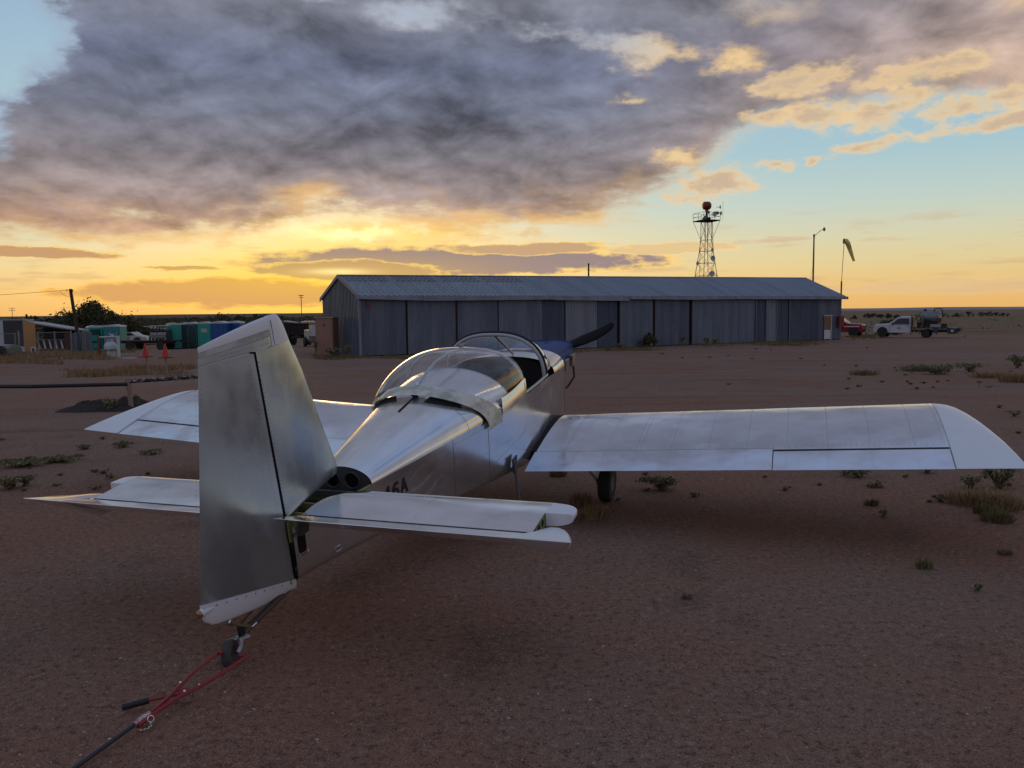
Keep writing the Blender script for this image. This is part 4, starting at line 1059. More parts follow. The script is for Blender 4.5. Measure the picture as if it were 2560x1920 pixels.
# flatbed trailer, stock car, two carts, barrel
def wheel(parent, c, r, w, axis=(0, 1, 0), rimc=STEEL):
    tw_ = MB().lathe([(r * .6, -w / 2), (r * .92, -w / 2), (r, -w * .3), (r, w * .3), (r * .92, w / 2), (r * .6, w / 2)], c, axis, 22).build('wheel', TIRE, parent)
    MB().lathe([(0, -w * .42), (r * .25, -w * .45), (r * .3, -w * .3), (r * .52, -w * .3), (r * .62, -w * .48), (r * .62, w * .3), (0, w * .3)], c, axis, 18).build('rim', rimc, tw_)
    return tw_
b = atd(388, 70); t = thing('flatbed_trailer', 'dark low flatbed trailer standing in front of the stock car and toilets', 'trailer', b, radians(-3))
MB().box((-.1, 0, .78), (4.9, 1.9, .10)).build('deck', RUST, t, 0); MB().box((-2.3, -.6, .86), (1.0, .5, .05)).build('deck_plank', WOOD, t, 0)
MB().box((-.1, -.8, .66), (4.8, .08, .14)).build('side_beam', RUST, t, 0)
MB().tube([(2.3, 0, .7), (3.1, -.2, .62)], .06, 6).build('drawbar', RUST, t)
for x in (-1.75, 1.0): wheel(t, (x, -.85, .38), .38, .26, rimc=RUST); wheel(t, (x, .85, .38), .38, .26, rimc=RUST)
def cart(px, d, label):
    b = atd(px, d); t = thing('utility_cart', label, 'cart', b + Vector((0, 0, .84)), radians(10), 'carts on the flatbed trailer')
    MB().box((0, 0, .32), (.95, 1.3, .30)).build('body', simple('grey_cart_body', (.16, .17, .18), .5), t, 20)
    MB().box((0, -.35, .55), (.75, .3, .22)).build('hood', STEEL, t, 0)
    MB().box((0, 0, 1.22), (.98, 1.2, .06)).build('canopy', Wp, t, 0)
    for x in (-.42, .42):
        for y in (-.5, .5): MB().tube([(x, y, .4), (x * .95, y, 1.2)], .022, 5).build('roof_post', BLK, t)
        for y in (-.5, .5): wheel(t, (x, y, .14), .14, .14, (1, 0, 0))
    MB().box((0, .2, .62), (.8, .3, .35)).build('seat', BLK, t, 0)
cart(394, 70, 'left one of two small white-roofed carts on the flatbed'); cart(412, 70, 'right one of two small white-roofed carts on the flatbed')
b = atd(426, 69.5); o = MB().lathe([(.0, 0), (.26, 0), (.27, .3), (.26, .85), (.0, .87)], (0, 0, 0), (0, 0, 1), 16).build('drum', simple('black_blue_drum', (.012, .016, .03), .5), None); o.location = b + Vector((0, 0, .83)); tag(o, 'dark blue-black drum on the trailer end beside the green toilet', 'drum')
SCW = simple('white_stock_car_paint', (.42, .42, .43), .3, 0, .05, 3)
b = atd(322, 84); t = thing('stock_car', 'low white race car with black side lettering behind the flatbed trailer', 'car', b + Vector((0, 0, .55)), radians(2))
prof = [(-2.3, .28), (-2.25, .62), (-1.4, .78), (-.8, .84), (-.25, 1.22), (.75, 1.26), (1.25, .92), (2.3, .72), (2.4, .30)]
MB().prism([(x, -.9, z) for x, z in prof], (0, 0, 0), (0, 1.8, 0)).build('body', SCW, t, 20)
MB().prism([(-.6, -.915, .86), (-.2, -.915, 1.15), (.70, -.915, 1.18), (1.05, -.915, .92)], (0, 0, 0), (0, .01, 0)).build('window', CARGLASS, t, 0)
for x in (-1.5, 1.35): wheel(t, (x, -.85, .34), .40, .26)
for k in range(3): MB().prism([(.15 + k * .14, -.915, .46), (.22 + k * .14, -.915, .46), (.34 + k * .14, -.915, .78), (.27 + k * .14, -.915, .78)], (0, 0, 0), (0, .01, 0)).build('side_stripe', BLK, t, 0)
b2 = MB().box((0, 0, .50), (5.2, 1.9, .1)).build('car_trailer_deck', RUST, None, 0)
b2.location = (b.x, b.y, b.z - .02); tag(b2, 'dark trailer deck that carries the white race car', 'trailer')

# dump truck seen from behind, old white truck, tan locker
b = atd(745, 78); t = thing('dump_truck', 'black dump truck seen from behind between rudder and tan locker', 'truck', b, radians(-4))
DKB = simple('black_dump_body', (.018, .017, .018), .5, .3, .2, 3)
MB().box((0, 2.0, 1.55), (2.35, 4.0, 1.15)).build('dump_body', DKB, t, 0)
for k in range(7): MB().box((-1.05 + k * .35, -.04, 1.55), (.09, .08, 1.05)).build('tailgate_rib', RUST, t, 0)
MB().box((0, -.04, 2.10), (2.35, .10, .09)).build('top_rail', RUST, t, 0)
MB().box((0, 1.8, .80), (.9, 4.2, .25)).build('chassis', BLK, t, 0)
for x in (-.95, -.6, .6, .95): wheel(t, (x, .8, .50), .50, .28, (1, 0, 0), RUST)
MB().box((0, -.1, .78), (2.2, .1, .12)).build('bumper', RUST, t, 0)
for x in (-.85, .85): MB().box((x, -.17, .80), (.14, .03, .09)).build('tail_lamp', REDB, t, 0)
MB().box((0, 5.0, 1.5), (2.1, 1.6, 1.6)).build('cab', SCW, t, 0)
b = atd(792, 66); t = thing('old_truck', 'old white truck with chrome front peeping out left of the tan locker', 'truck', b, radians(-65))
MB().box((.0, 0, 1.0), (2.0, 1.5, .7)).build('hood', SCW, t, 30)
MB().prism([(1.0, -.8, .9), (1.3, -.8, 1.75), (2.5, -.8, 1.8), (2.7, -.8, .9)], (0, 0, 0), (0, 1.6, 0)).build('cab', SCW, t, 0)
MB().box((-1.02, 0, .85), (.06, 1.3, .55)).build('grille', CHROME, t, 0); MB().box((-1.15, 0, .50), (.14, 1.7, .16)).build('bumper', CHROME, t, 0)
for y in (-.62, .62): MB().lathe([(0, -.08), (.14, -.04), (.15, .02)], (-1.02, y, 1.05), (1, 0, 0), 12).build('headlight', CHROME, t)
for y in (-.8, .8): wheel(t, (-.4, y, .4), .40, .24)
b = atd(798, 49.6); t = thing('steel_locker', 'tall tan steel locker standing against the left end of the hangar', 'locker', b, radians(-8))
TAN = simple('tan_locker_paint', (.30, .165, .115), .6, 0, .12, 2)
MB().box((.36, .55, 1.15), (1.12, 1.0, 2.3)).build('body', TAN, t, 0); MB().box((.36, .54, 2.33), (1.22, 1.1, .07)).build('top_lid', simple('pale_tan_lid', (.42, .25, .18), .6), t, 0)
MB().box((.36, .035, 1.15), (1.0, .03, 2.16)).build('door', TAN, t, 0); MB().lathe([(.0, 0), (.05, 0), (.05, .02)], (.36, .0, 1.88), (0, -1, 0), 10).build('door_badge', RUST, t)
# dark hood of a parked car at the left edge, pale roofs far away
b = at(8, 893); t = thing('parked_car', 'black car at the left edge, only its hood in view', 'car', b + Vector((-1.3, .8, 0)), 0)
MB().prism([(-3.2, -.85, .3), (-3.0, -.85, 1.3), (-1.4, -.85, 1.35), (-.5, -.85, .86), (1.3, -.85, .74), (1.55, -.85, .55), (1.6, -.85, .25)], (0, 0, 0), (0, 1.7, 0)).build('body', BLKM, t, 25)
for x in (-2.2, .9): wheel(t, (x, -.82, .32), .32, .2)
MB().box((1.45, -.6, .62), (.2, .3, .08)).build('headlight', CHROME, t, 0)
for px, d, w, h, lab in ((362, 150, 3.2, 1.6, 'pale flat-roofed cabin far behind the stock car'), (405, 165, 4.6, 1.0, 'long pale low roof far behind the carts'), (828, 160, 5.5, 2.0, 'pale grey building far behind the old white truck'), (735, 170, 5, 2.0, 'pale roof among scrub above the dump truck')):
    b = atd(px - 20, d); t = thing('distant_building', lab, 'building', b)
    MB().box((0, 0, h / 2), (w, 3, h)).build('wall', simple('far_wall', (.16, .17, .17), .7), t, 0)
    MB().prism([(-w / 2 - .2, -1.7, h), (0, -1.7, h + .4), (w / 2 + .2, -1.7, h)], (0, 0, 0), (0, 3.4, 0)).build('roof', simple('far_roof', (.33, .34, .34), .6), t, 0)

# ================================================================== vehicles on the right
WHP = simple('dusty_white_truck_paint', (.50, .51, .53), .35, 0, .08, 1.5); DKS = simple('dark_bed_steel', (.035, .045, .06), .5, .3, .2, 3)
TANK = simple('stainless_tank', (.17, .175, .19), .4, .6, .15, 2); DTYR = simple('dusty_tyre', (.055, .045, .04), .85, 0, .3, 8)
def cab_body(t, paint, lower, W_=1.95):
    """pickup front end: nose at -x"""
    prof = [(-2.75, .48), (-2.80, .86), (-2.74, 1.08), (-2.55, 1.20), (-1.35, 1.27), (-.62, 1.84), (-.30, 1.92), (.55, 1.92), (.66, 1.80), (.68, .48)]
    rings = []
    for y, f in ((-W_ / 2, .0), (-W_ / 2 + .02, .0), (-W_ / 2 + .14, .05), (0, .065), (W_ / 2 - .14, .05), (W_ / 2 - .02, 0), (W_ / 2, 0)):
        r = []
        for x, z in prof:
            inset = max(0, (z - 1.22)) / .7 * .17
            yy = y * (1 - inset / (W_ / 2)) if abs(y) > .9 * W_ / 2 else y * (1 - inset / (W_ / 2)); r.append((x, yy, z + (f if z > 1 else 0)))
        rings.append(r)
    o = MB().loft(rings).build('cab', paint, t, 35)
    for sg in (-1, 1):
        y = sg * W_ / 2; f = lambda z: y * (1 - max(0, (z - 1.22)) / .7 * .17 / (W_ / 2)) + sg * .008
        MB().add([(-1.10, f(1.27), 1.27), (-.55, f(1.74), 1.76), (-.25, f(1.80), 1.80), (.46, f(1.80), 1.80), (.50, f(1.27), 1.27)], [(0, 1, 2, 3, 4)]).build('side_window', CARGLASS, o, 0)
        for p in ([(-1.30, f(1.15), 1.18), (-1.28, f(.55), .55)], [(.56, f(1.7), 1.72), (.58, f(.55), .55)]): MB().tube(p, .008, 4).build('door_seam', BLK, o, 0)
        MB().box((.35, y + sg * .02, 1.10), (.14, .03, .04)).build('door_handle', BLK, o, 0)
        MB().box((-1.0, y + sg * .10, 1.30), (.10, .18, .20)).build('mirror', BLK, o, 0)
        MB().box((-2.60, y * .86, .96), (.36, .22, .22)).build('headlight', simple('clear_headlight_lens', (.45, .42, .36), .15, .3), o, 20)
        pts = [(-1.95 + .52 * cos(k * pi / 8), y + sg * .012, .50 + .52 * sin(k * pi / 8)) for k in range(9)]
        MB().add(pts, [tuple(range(9))]).build('wheel_arch', BLK, o, 0)
    MB().add([(-1.33, -.80, 1.335), (-.66, -.72, 1.885), (-.66, .72, 1.885), (-1.33, .80, 1.335)], [(0, 1, 2, 3)]).build('windscreen', CARGLASS, o, 0)
    MB().box((-2.79, 0, .93), (.08, 1.3, .34)).build('grille', BLK, o, 0)
    MB().box((-2.86, 0, .62), (.20, W_ - .04, .24)).build('bumper', lower, o, 25)
    return o
b = atd(2264, 71.5)
t = thing('tanker_pickup', 'dusty white pickup with a steel tank and hoses on its flat bed', 'truck', b + Vector((-.05, 0, 0)), radians(-35)); t.scale = (.88, .88, .94)
cab_body(t, WHP, STEEL)
MB().box((1.9, 0, .62), (4.3, .8, .22)).build('chassis', BLK, t, 0)
MB().box((2.35, 0, .92), (3.4, 2.1, .12)).build('flat_bed', DKS, t, 0)
for x in (.80,): MB().box((x, 0, 1.45), (.08, 2.0, .95)).build('headboard', BLKM, t, 0)
for y in (-1.0, 1.0): MB().tube([(.72, y, .5), (.72, y, 2.12), (1.5, y * .98, 2.12)], .05, 5).build('rack_post', BLKM, t)
MB().tube([(.72, -1.0, 2.12), (.72, 1.0, 2.12)], .05, 5).build('rack_bar', BLKM, t)
MB().lathe([(.0, -.95), (.3, -.92), (.55, -.82), (.60, -.7), (.60, .7), (.55, .82), (.3, .92), (.0, .95)], (2.25, .1, 1.86), (1, .06, -.02), 26).build('tank', TANK, t)
for x in (1.75, 2.75): MB().torus((x, .1, 1.86), (1, .06, 0), .61, .02, 28, 5).build('tank_band', STL, t)
MB().lathe([(.13, 0), (.13, .2), (.0, .22)], (1.75, .1, 2.44), (0, 0, 1), 12).build('tank_hatch', BLK, t)
MB().tube([(2.55, -.05, 2.4), (2.62, -.1, 2.66), (2.85, -.1, 2.72), (3.2, -.1, 2.68), (3.28, -.1, 2.5), (3.30, -.15, 2.1)], .045, 7).build('vent_hose', BLK, t)
MB().tube([(1.62, .1, 2.5), (1.35, -.2, 2.25), (1.1, -.6, 1.9)], .04, 6).build('fill_hose', BLK, t)
HOSE = simple('grey_tan_hose', (.17, .15, .12), .7)
MB().tube([(1.30 + .42 * cos(a) + .12 * sin(a), -1.08, 1.30 + .80 * sin(a)) for a in [2 * pi * k / 24 for k in range(25)]], .045, 7).build('hose_loop', HOSE, t)
MB().torus((1.42, -1.05, 1.72), (0, 1, 0), .26, .07, 22, 7).build('hose_reel', HOSE, t)
MB().box((1.55, -.7, 1.30), (.7, .5, .62)).build('pump_unit', BLK, t, 0); MB().box((2.1, -.85, 1.22), (.5, .4, .45)).build('engine_box', RUST, t, 0)
MB().box((2.85, -.75, 1.12), (.95, .55, .26)).build('tan_box', simple('pale_box', (.30, .28, .25), .6), t, 0)
MB().box((3.55, -.75, 1.15), (.55, .5, .32)).build('generator', BLK, t, 0)
MB().tube([(3.0, -.5, 1.3), (3.05, -.5, 1.9), (3.25, -.5, 2.3)], .05, 6).build('valve_pipe', STL, t)
MB().box((3.12, -.5, 1.62), (.35, .25, .3)).build('red_valve', REDB, t, 0); MB().box((3.15, -.5, 1.95), (.22, .22, .22)).build('valve_body', FG_G, t, 0)
MB().box((2.85, -1.0, .66), (.45, .12, .42)).build('mudflap_box', DKS, t, 0)
for x, y in ((-1.95, -.88), (-1.95, .88), (1.95, -.85), (1.95, .85)): wheel(t, (x, y, .39), .39, .27, rimc=ALU_D)
MB().box((-.4, -.985, .90), (.30, .008, .16)).build('door_lettering', simple('grey_door_lettering', (.25, .26, .28), .5), t, 0)
MB().prism([(3.8, -1.0, .90), (4.7, -1.0, .90), (4.6, -1.0, .38), (3.9, -1.0, .38)], (0, 0, 0), (0, 2, 0)).build('tail_box', DKS, t, 0)
MB().prism([(4.7, -.9, .92), (5.0, -.9, .95), (4.95, -.9, .62), (4.7, -.9, .55)], (0, 0, 0), (0, 1.8, 0)).build('drop_tail', DKS, t, 0)
MB().box((4.3, -1.01, .66), (.22, .01, .18)).build('number_plate', SGW, t, 0)
b = atd(2090, 79)
t = thing('red_pickup', 'red pickup with white stripe and black grille parked past the hangar corner', 'truck', b + Vector((-.15, 0, 0)), radians(180 - 35))
REDC = simple('red_truck_paint', (.28, .012, .018), .3, 0, .1, 2)
cab_body(t, REDC, BLK)
MB().box((1.9, 0, .95), (2.5, 1.9, .80)).build('bed', REDC, t, 0)
MB().box((-1.4, .985, 1.02), (2.2, .01, .10)).build('stripe', SGW, t, 0)
MB().box((-2.97, 0, .62), (.02, .36, .16)).build('number_plate', SGW, t, 0)
for x, y in ((-1.95, -.88), (-1.95, .88), (1.95, -.85), (1.95, .85)): wheel(t, (x, y, .40), .40, .27, rimc=BLK)
# wire fence behind the pickups
t = thing('wire_fence', 'long low wire fence on posts behind the pickups', 'fence', atd(2170, 92)); fo = t.location.copy()
for i in range(12):
    a = atd(2100 + i * 22, 92) - fo; MB().tube([tuple(a), tuple(a + Vector((0, 0, 1.25)))], .035, 5).build('post', RUST, t, 0)
for z in (.3, .6, .9, 1.2): MB().tube([tuple(atd(2095, 92) - fo + Vector((0, 0, z))), tuple(atd(2345, 92) - fo + Vector((0, 0, z)))], .012, 4).build('wire', STL, t, 0)
# ================================================================== the aeroplane
# plane frame used in this section: s = metres aft of the firewall, y = to the right wing, z = up
YAW, PIT, PHI = radians(19.526), radians(9.624), radians(-.404)
_F = Vector((sin(YAW) * cos(PIT), cos(YAW) * cos(PIT), sin(PIT)))
_R = Vector((cos(YAW), -sin(YAW), 0)); _U = _R.cross(_F)
_R2 = _R * cos(PHI) - _U * sin(PHI); _U2 = _U * cos(PHI) + _R * sin(PHI)
PM = Matrix((_R2, _F, _U2)).transposed().to_4x4(); PM.translation = (.124, 8.717, 1.369)
AP = thing('aeroplane', 'bare aluminium two-seat tail-wheel aeroplane parked on red dirt with its canopy slid back', 'aeroplane', M=PM)
def q(s, y, z): return Vector((y, -s, z))
def qworld(s, y, z): return PM @ q(s, y, z)
def interp(t, tab):
    if t <= tab[0][0]: return tab[0][1]
    for (a, b), (c, d) in zip(tab, tab[1:]):
        if t <= c:
            w = (t - a) / (c - a); return b + (d - b) * w
    return tab[-1][1]
def smooth_tab(tab, n=3):
    return tab
W_T = [(0, .457), (.25, .49), (.5, .52), (.9, .553), (1.3, .566), (1.65, .562), (2.0, .535), (2.3, .497), (2.6, .448), (3.0, .370), (3.4, .287), (3.76, .212), (4.1, .140), (4.45, .068)]
ZB_T = [(0, -.64), (.4, -.665), (1.0, -.675), (1.6, -.640), (1.95, -.588), (2.3, -.540), (2.63, -.500), (3.1, -.448), (3.74, -.385), (4.45, -.345)]
ZL_T = [(0, -.105), (.35, -.06), (.87, .005), (1.0, .02), (1.6, .025), (2.2, .02), (3, .01), (3.76, 0), (4.45, -.005)]
def hull_y(s, z):
    w, zb, zl = interp(s, W_T), interp(s, ZB_T), interp(s, ZL_T)
    t = max(0, min(1, (zl - z) / (zl - zb)))
    base = w * (1 - .055 * t * t)
    rc = min(.055, w * .5)
    zz = z - zb
    if zz < rc: base -= rc - sqrt(max(0, rc * rc - (rc - max(0, zz)) ** 2))
    return max(base, 0)
def hull_ring(s, top=True):
    w, zb, zl = interp(s, W_T), interp(s, ZB_T), interp(s, ZL_T); pts = []
    rc = min(.055, w * .5)
    zs = [zl, zl - (zl - zb) * .18, zl - (zl - zb) * .36, zl - (zl - zb) * .54, zl - (zl - zb) * .72, zb + rc * 1.25]
    zs += [zb + rc * (1 - sin(k * pi / 12)) for k in range(1, 6)] + [zb]
    right = [(hull_y(s, z), z) for z in zs]; right[-1] = (right[-1][0], zb)
    pts = right + [(0, zb - .004)] + [(-y, z) for y, z in reversed(right)]
    return [q(s, y, z) for y, z in pts]
sts = [0, .25, .5, .75, .9, 1.1, 1.3, 1.5, 1.65, 1.8, 2.0, 2.15, 2.3, 2.45, 2.6, 2.8, 3.0, 3.2, 3.4, 3.58, 3.76, 3.93, 4.1, 4.27, 4.45]
hull = MB().loft([hull_ring(s) for s in sts], False).build('fuselage_skin', ALU_F, AP, 35)
# aft deck
ZT_T = [(1.93, .338), (2.2, .322), (2.65, .270), (3.2, .196), (3.76, .114)]
def deck_pt(s, th, zt, e=1.0):
    w, zl = interp(s, W_T), interp(s, ZL_T); c, sn = cos(th), sin(th)
    return q(s, (w + .0015) * (abs(c) ** e) * (1 if c >= 0 else -1), zl + (zt - zl) * abs(sn) ** e)
def deck_ring(s, tab, e=1.0, n=26, a0=0, a1=pi):
    return [deck_pt(s, a0 + (a1 - a0) * k / n, interp(s, tab), e) for k in range(n + 1)]
MB().loft([deck_ring(s, ZT_T) for s in (1.93, 2.05, 2.2, 2.4, 2.65, 2.9, 3.2, 3.5, 3.76)], False).build('aft_deck_skin', ALU_F, AP, 60)
# forward deck and firewall
ZF_T = [(0, .095), (.3, .12), (.62, .145), (.87, .16)]
MB().loft([deck_ring(s, ZF_T, .8) for s in (0, .2, .4, .62)], False).build('forward_deck_skin', ALU_F, AP, 60)
fr = hull_ring(0) ; dk = deck_ring(0, ZF_T, .8)
MB().add([p for p in fr] + [p for p in reversed(dk[1:-1])], [tuple(range(len(fr) + len(dk) - 2))]).build('firewall', STEEL, AP, 0)
# aft bulkhead with two lightening holes, tail bay ribs
def bulkhead():
    s = 3.768; mb = MB(); w = interp(s, W_T)
    holes = [(.072, .024, .052), (-.072, .024, .052)]
    # radial fill: grid of cells, skipping the holes
    n = 60
    ys = [-w + 2 * w * i / n for i in range(n + 1)]; zs = [-.09 + (.21) * j / 20 for j in range(21)]
    zs = [z for z in zs]
    def top(y):
        c = min(1, abs(y) / (w + .0015)) ** 1.0; return .114 * (max(0, 1 - c * c) ** .5)
    for i in range(n):
        for j in range(20):
            yc, zc = (ys[i] + ys[i + 1]) / 2, (zs[j] + zs[j + 1]) / 2
            if any((yc - a) ** 2 + (zc - b) ** 2 < r * r for a, b, r in holes): continue
            mb.quad(*[q(s, y, min(z, top(y) - .001)) for y, z in ((ys[i], zs[j]), (ys[i + 1], zs[j]), (ys[i + 1], zs[j + 1]), (ys[i], zs[j + 1]))])
    o = mb.build('tail_bulkhead', DKG, AP, 0)
    for a, b, r in holes: MB().torus(q(s + .003, a, b), (0, 1, 0), r + .003, .006, 26, 6).build('lightening_hole_flange', DKG, o)
    # black sheet in place of the bay's shade behind the holes
    MB().quad(q(3.70, -.19, -.04), q(3.70, .19, -.04), q(3.70, .17, .08), q(3.70, -.17, .08)).build('bay_shadow_sheet', GAP, AP, 0)
bulkhead()
for sgn in (1, -1):
    MB().tube([q(3.77, sgn * .205, -.004), q(4.44, sgn * .070, -.008)], .009, 6).build('longeron', ZINC, AP)
for s_, hz in ((3.93, .02), (4.10, .02), (4.31, .03)):
    w = interp(s_, W_T) - .01
    MB().box(q(s_, 0, -.03), (2 * w, .012, .05)).build('tail_bay_rib', ZINC, AP, 0)
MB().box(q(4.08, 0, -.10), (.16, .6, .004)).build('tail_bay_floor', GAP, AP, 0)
# tail post, side slot with bright rim, tie-down tag
MB().box(q(4.455, 0, -.155), (.05, .02, .37)).build('tail_post', ZINC, AP, 0)
def sidepoly(pts, off=.002, sgn=1): return [q(s, sgn * (hull_y(s, z) + off), z) for s, z in pts]
def rrect(s0, s1, z0, z1, r, n=5):
    o = []
    for cx, cz, a0 in ((s1 - r, z1 - r, 0), (s0 + r, z1 - r, pi / 2), (s0 + r, z0 + r, pi), (s1 - r, z0 + r, 1.5 * pi)):
        o += [(cx + r * cos(a0 + k * pi / 2 / n), cz + r * sin(a0 + k * pi / 2 / n)) for k in range(n + 1)]
    return o
sl = rrect(4.365, 4.425, -.185, -.055, .018)
MB().add(sidepoly(sl, .003), [tuple(range(len(sl)))]).build('rudder_cable_slot', GAP, AP, 0)
MB().tube(sidepoly(rrect(4.355, 4.437, -.200, -.16, .02)[12:], .004), .003, 5).build('slot_rim', CHROME, AP)
tg = rrect(4.085, 4.145, -.305, -.275, .013)
MB().tube([*sidepoly(tg, .003), sidepoly(tg, .003)[0]], .0022, 5).build('tail_inlet_rim', CHROME, AP)
MB().add(sidepoly([(4.095, -.280), (4.138, -.292), (4.138, -.300)], .006), [(0, 1, 2)]).build('tail_inlet_tongue', CHROME, AP, 0)
# stab fillets seen behind the elevator root: grey control horn and brackets
MB().box(q(4.375, .075, -.035), (.05, .08, .075), 0).build('elevator_horn', DKG, AP, 0)
MB().box(q(4.44, .052, -.03), (.012, .05, .13)).build('hinge_bracket', ZINC, AP, 0)
MB().box(q(4.40, .080, -.060), (.004, .12, .022)).build('tail_stiffener', ALU_D, AP, 0)

# seams: thin dark lines standing 1 mm proud
def seam(pts, r=.0016, name='panel_seam', mat=None): return MB().tube(pts, r, 4).build(name, mat or RIV, AP)
for s_ in (2.862, 2.366, .05):
    zl, zb = interp(s_, ZL_T), interp(s_, ZB_T)
    seam([q(s_, hull_y(s_, zl - (zl - zb) * k / 10) + .0005, zl - (zl - zb) * k / 10) for k in range(10)])
for sg in (1, -1): seam([deck_pt(2.64, pi * k / 24, interp(2.64, ZT_T) + .001) for k in range(25)]) if sg == 1 else None
seam([q(1.65 + .2 * k, hull_y(1.65 + .2 * k, -.28 - .03 * k) + .0005, -.28 - .03 * k) for k in range(5)], .0012)

# rivets: small shallow domes; real geometry, grouped per skin
RV = {}
def rivet(key, p, nrm, r=.0027):
    r *= 1.25
    mb = RV.setdefault(key, MB()); nrm = nrm.normalized(); a = nrm.orthogonal().normalized(); b = nrm.cross(a)
    vs = [p + nrm * .0016] + [p + (a * cos(k * pi / 3) + b * sin(k * pi / 3)) * r + nrm * .0002 for k in range(6)]
    mb.add(vs, [(0, 1 + k, 1 + (k + 1) % 6) for k in range(6)])
def side_rivets(s0, z0, s1, z1, sp=.032, r=.0026):
    n = int(hypot(s1 - s0, z1 - z0) / sp)
    for i in range(n + 1):
        t = i / n; s, z = s0 + (s1 - s0) * t, z0 + (z1 - z0) * t
        rivet('side', q(s, hull_y(s, z) + .0005, z), Vector((1, 0, 0)), r)
side_rivets(1.2, -.03, 3.7, -.03, .03); side_rivets(1.95, -.27, 4.3, -.16); side_rivets(2.0, -.50, 4.4, -.30)
for s_ in (2.37 + .02, 2.84, 3.32, 3.76): side_rivets(s_, -.02, s_, interp(s_, ZB_T) + .05)
side_rivets(.06, -.05, .06, -.6); side_rivets(.4, -.1, .4, -.5); side_rivets(.1, -.1, 1.6, -.06)
for s_ in (2.66,):
    for k in range(34):
        th = pi * (k + .5) / 34; p = deck_pt(s_, th, interp(s_, ZT_T)); rivet('deck', p, Vector((cos(th), 0, sin(th))), .0022)
for k in range(40):
    s = 2.9 + .8 * k / 40; p = deck_pt(s, .55, interp(s, ZT_T)); rivet('deck', p, Vector((.8, 0, .5)), .0022)

# registration letters on the right side
def letters():
    H, Wd, T = .096, .062, .021
    strokes = {'4': [[(.8, 1), (0, .32), (1.05, .32)], [(.8, 1), (.8, 0)]], '6': [[(.9, .96), (.45, .94), (.1, .62), (.06, .25), (.3, .02), (.7, .02), (.94, .25), (.8, .5), (.5, .56), (.12, .44)]],
               'A': [[(0, 0), (.5, 1), (1, 0)], [(.2, .34), (.8, .34)]]}
    for i, ch in enumerate('46A'):
        s0 = 3.66 - i * .088; z0 = -.170; mb = MB()
        for st in strokes[ch]:
            for a, b in zip(st, st[1:]):
                ax, az, bx, bz = a[0] * Wd, a[1] * H, b[0] * Wd, b[1] * H
                L = hypot(bx - ax, bz - az); nx, nz = -(bz - az) / L * T / 2, (bx - ax) / L * T / 2; ex, ez = (bx - ax) / L * T * .3, (bz - az) / L * T * .3
                cs = [(ax - ex + nx, az - ez + nz), (bx + ex + nx, bz + ez + nz), (bx + ex - nx, bz + ez - nz), (ax - ex - nx, az - ez - nz)]
                mb.add([q(s0 - cx, hull_y(s0 - cx, z0 + cz) + .0022, z0 + cz) for cx, cz in cs], [(0, 1, 2, 3)])
        mb.build('registration_letter', BLK, AP, 0)
letters()

# ---------------- wing
SW, ZW, CH, INC, DIH = .393, -.604, 1.470, radians(.95), radians(3.306)
YB, YR, YA = 3.894, .60, 2.626
def foil(x, t=.135, m=.022):
    yt = 5 * t * (.2969 * sqrt(max(x, 0)) - .1260 * x - .3516 * x * x + .2843 * x ** 3 - .1036 * x ** 4)
    p_ = .32; yc = m / p_ ** 2 * (2 * p_ * x - x * x) if x < p_ else m / (1 - p_) ** 2 * (1 - 2 * p_ + 2 * p_ * x - x * x)
    return yc + yt, yc - yt
def wp(c, y, dz): # chord metres, span, height above chord line
    return q(SW + c * cos(INC) + dz * sin(INC), y, ZW - c * sin(INC) + dz * cos(INC) + abs(y) * tan(DIH))
def wing_ring(y, x0, x1, n=26, C=CH, c0=0, nose=True, tt=1.0):
    """closed ring between chord fractions x0..x1"""
    up, lo = [], []
    for k in range(n + 1):
        b = pi * k / n; x = x0 + (x1 - x0) * (1 - cos(b)) / 2 if nose else x0 + (x1 - x0) * k / n
        a, b2 = foil(x)
        up.append(wp(c0 + x * C, y, a * C * tt)); lo.append(wp(c0 + x * C, y, b2 * C * tt))
    if nose: return up[::-1] + lo[1:]
    return up[::-1] + lo
def mirror(f, sg): return f
XH_F, XH_A = 1 - .322 / CH, 1 - .300 / CH
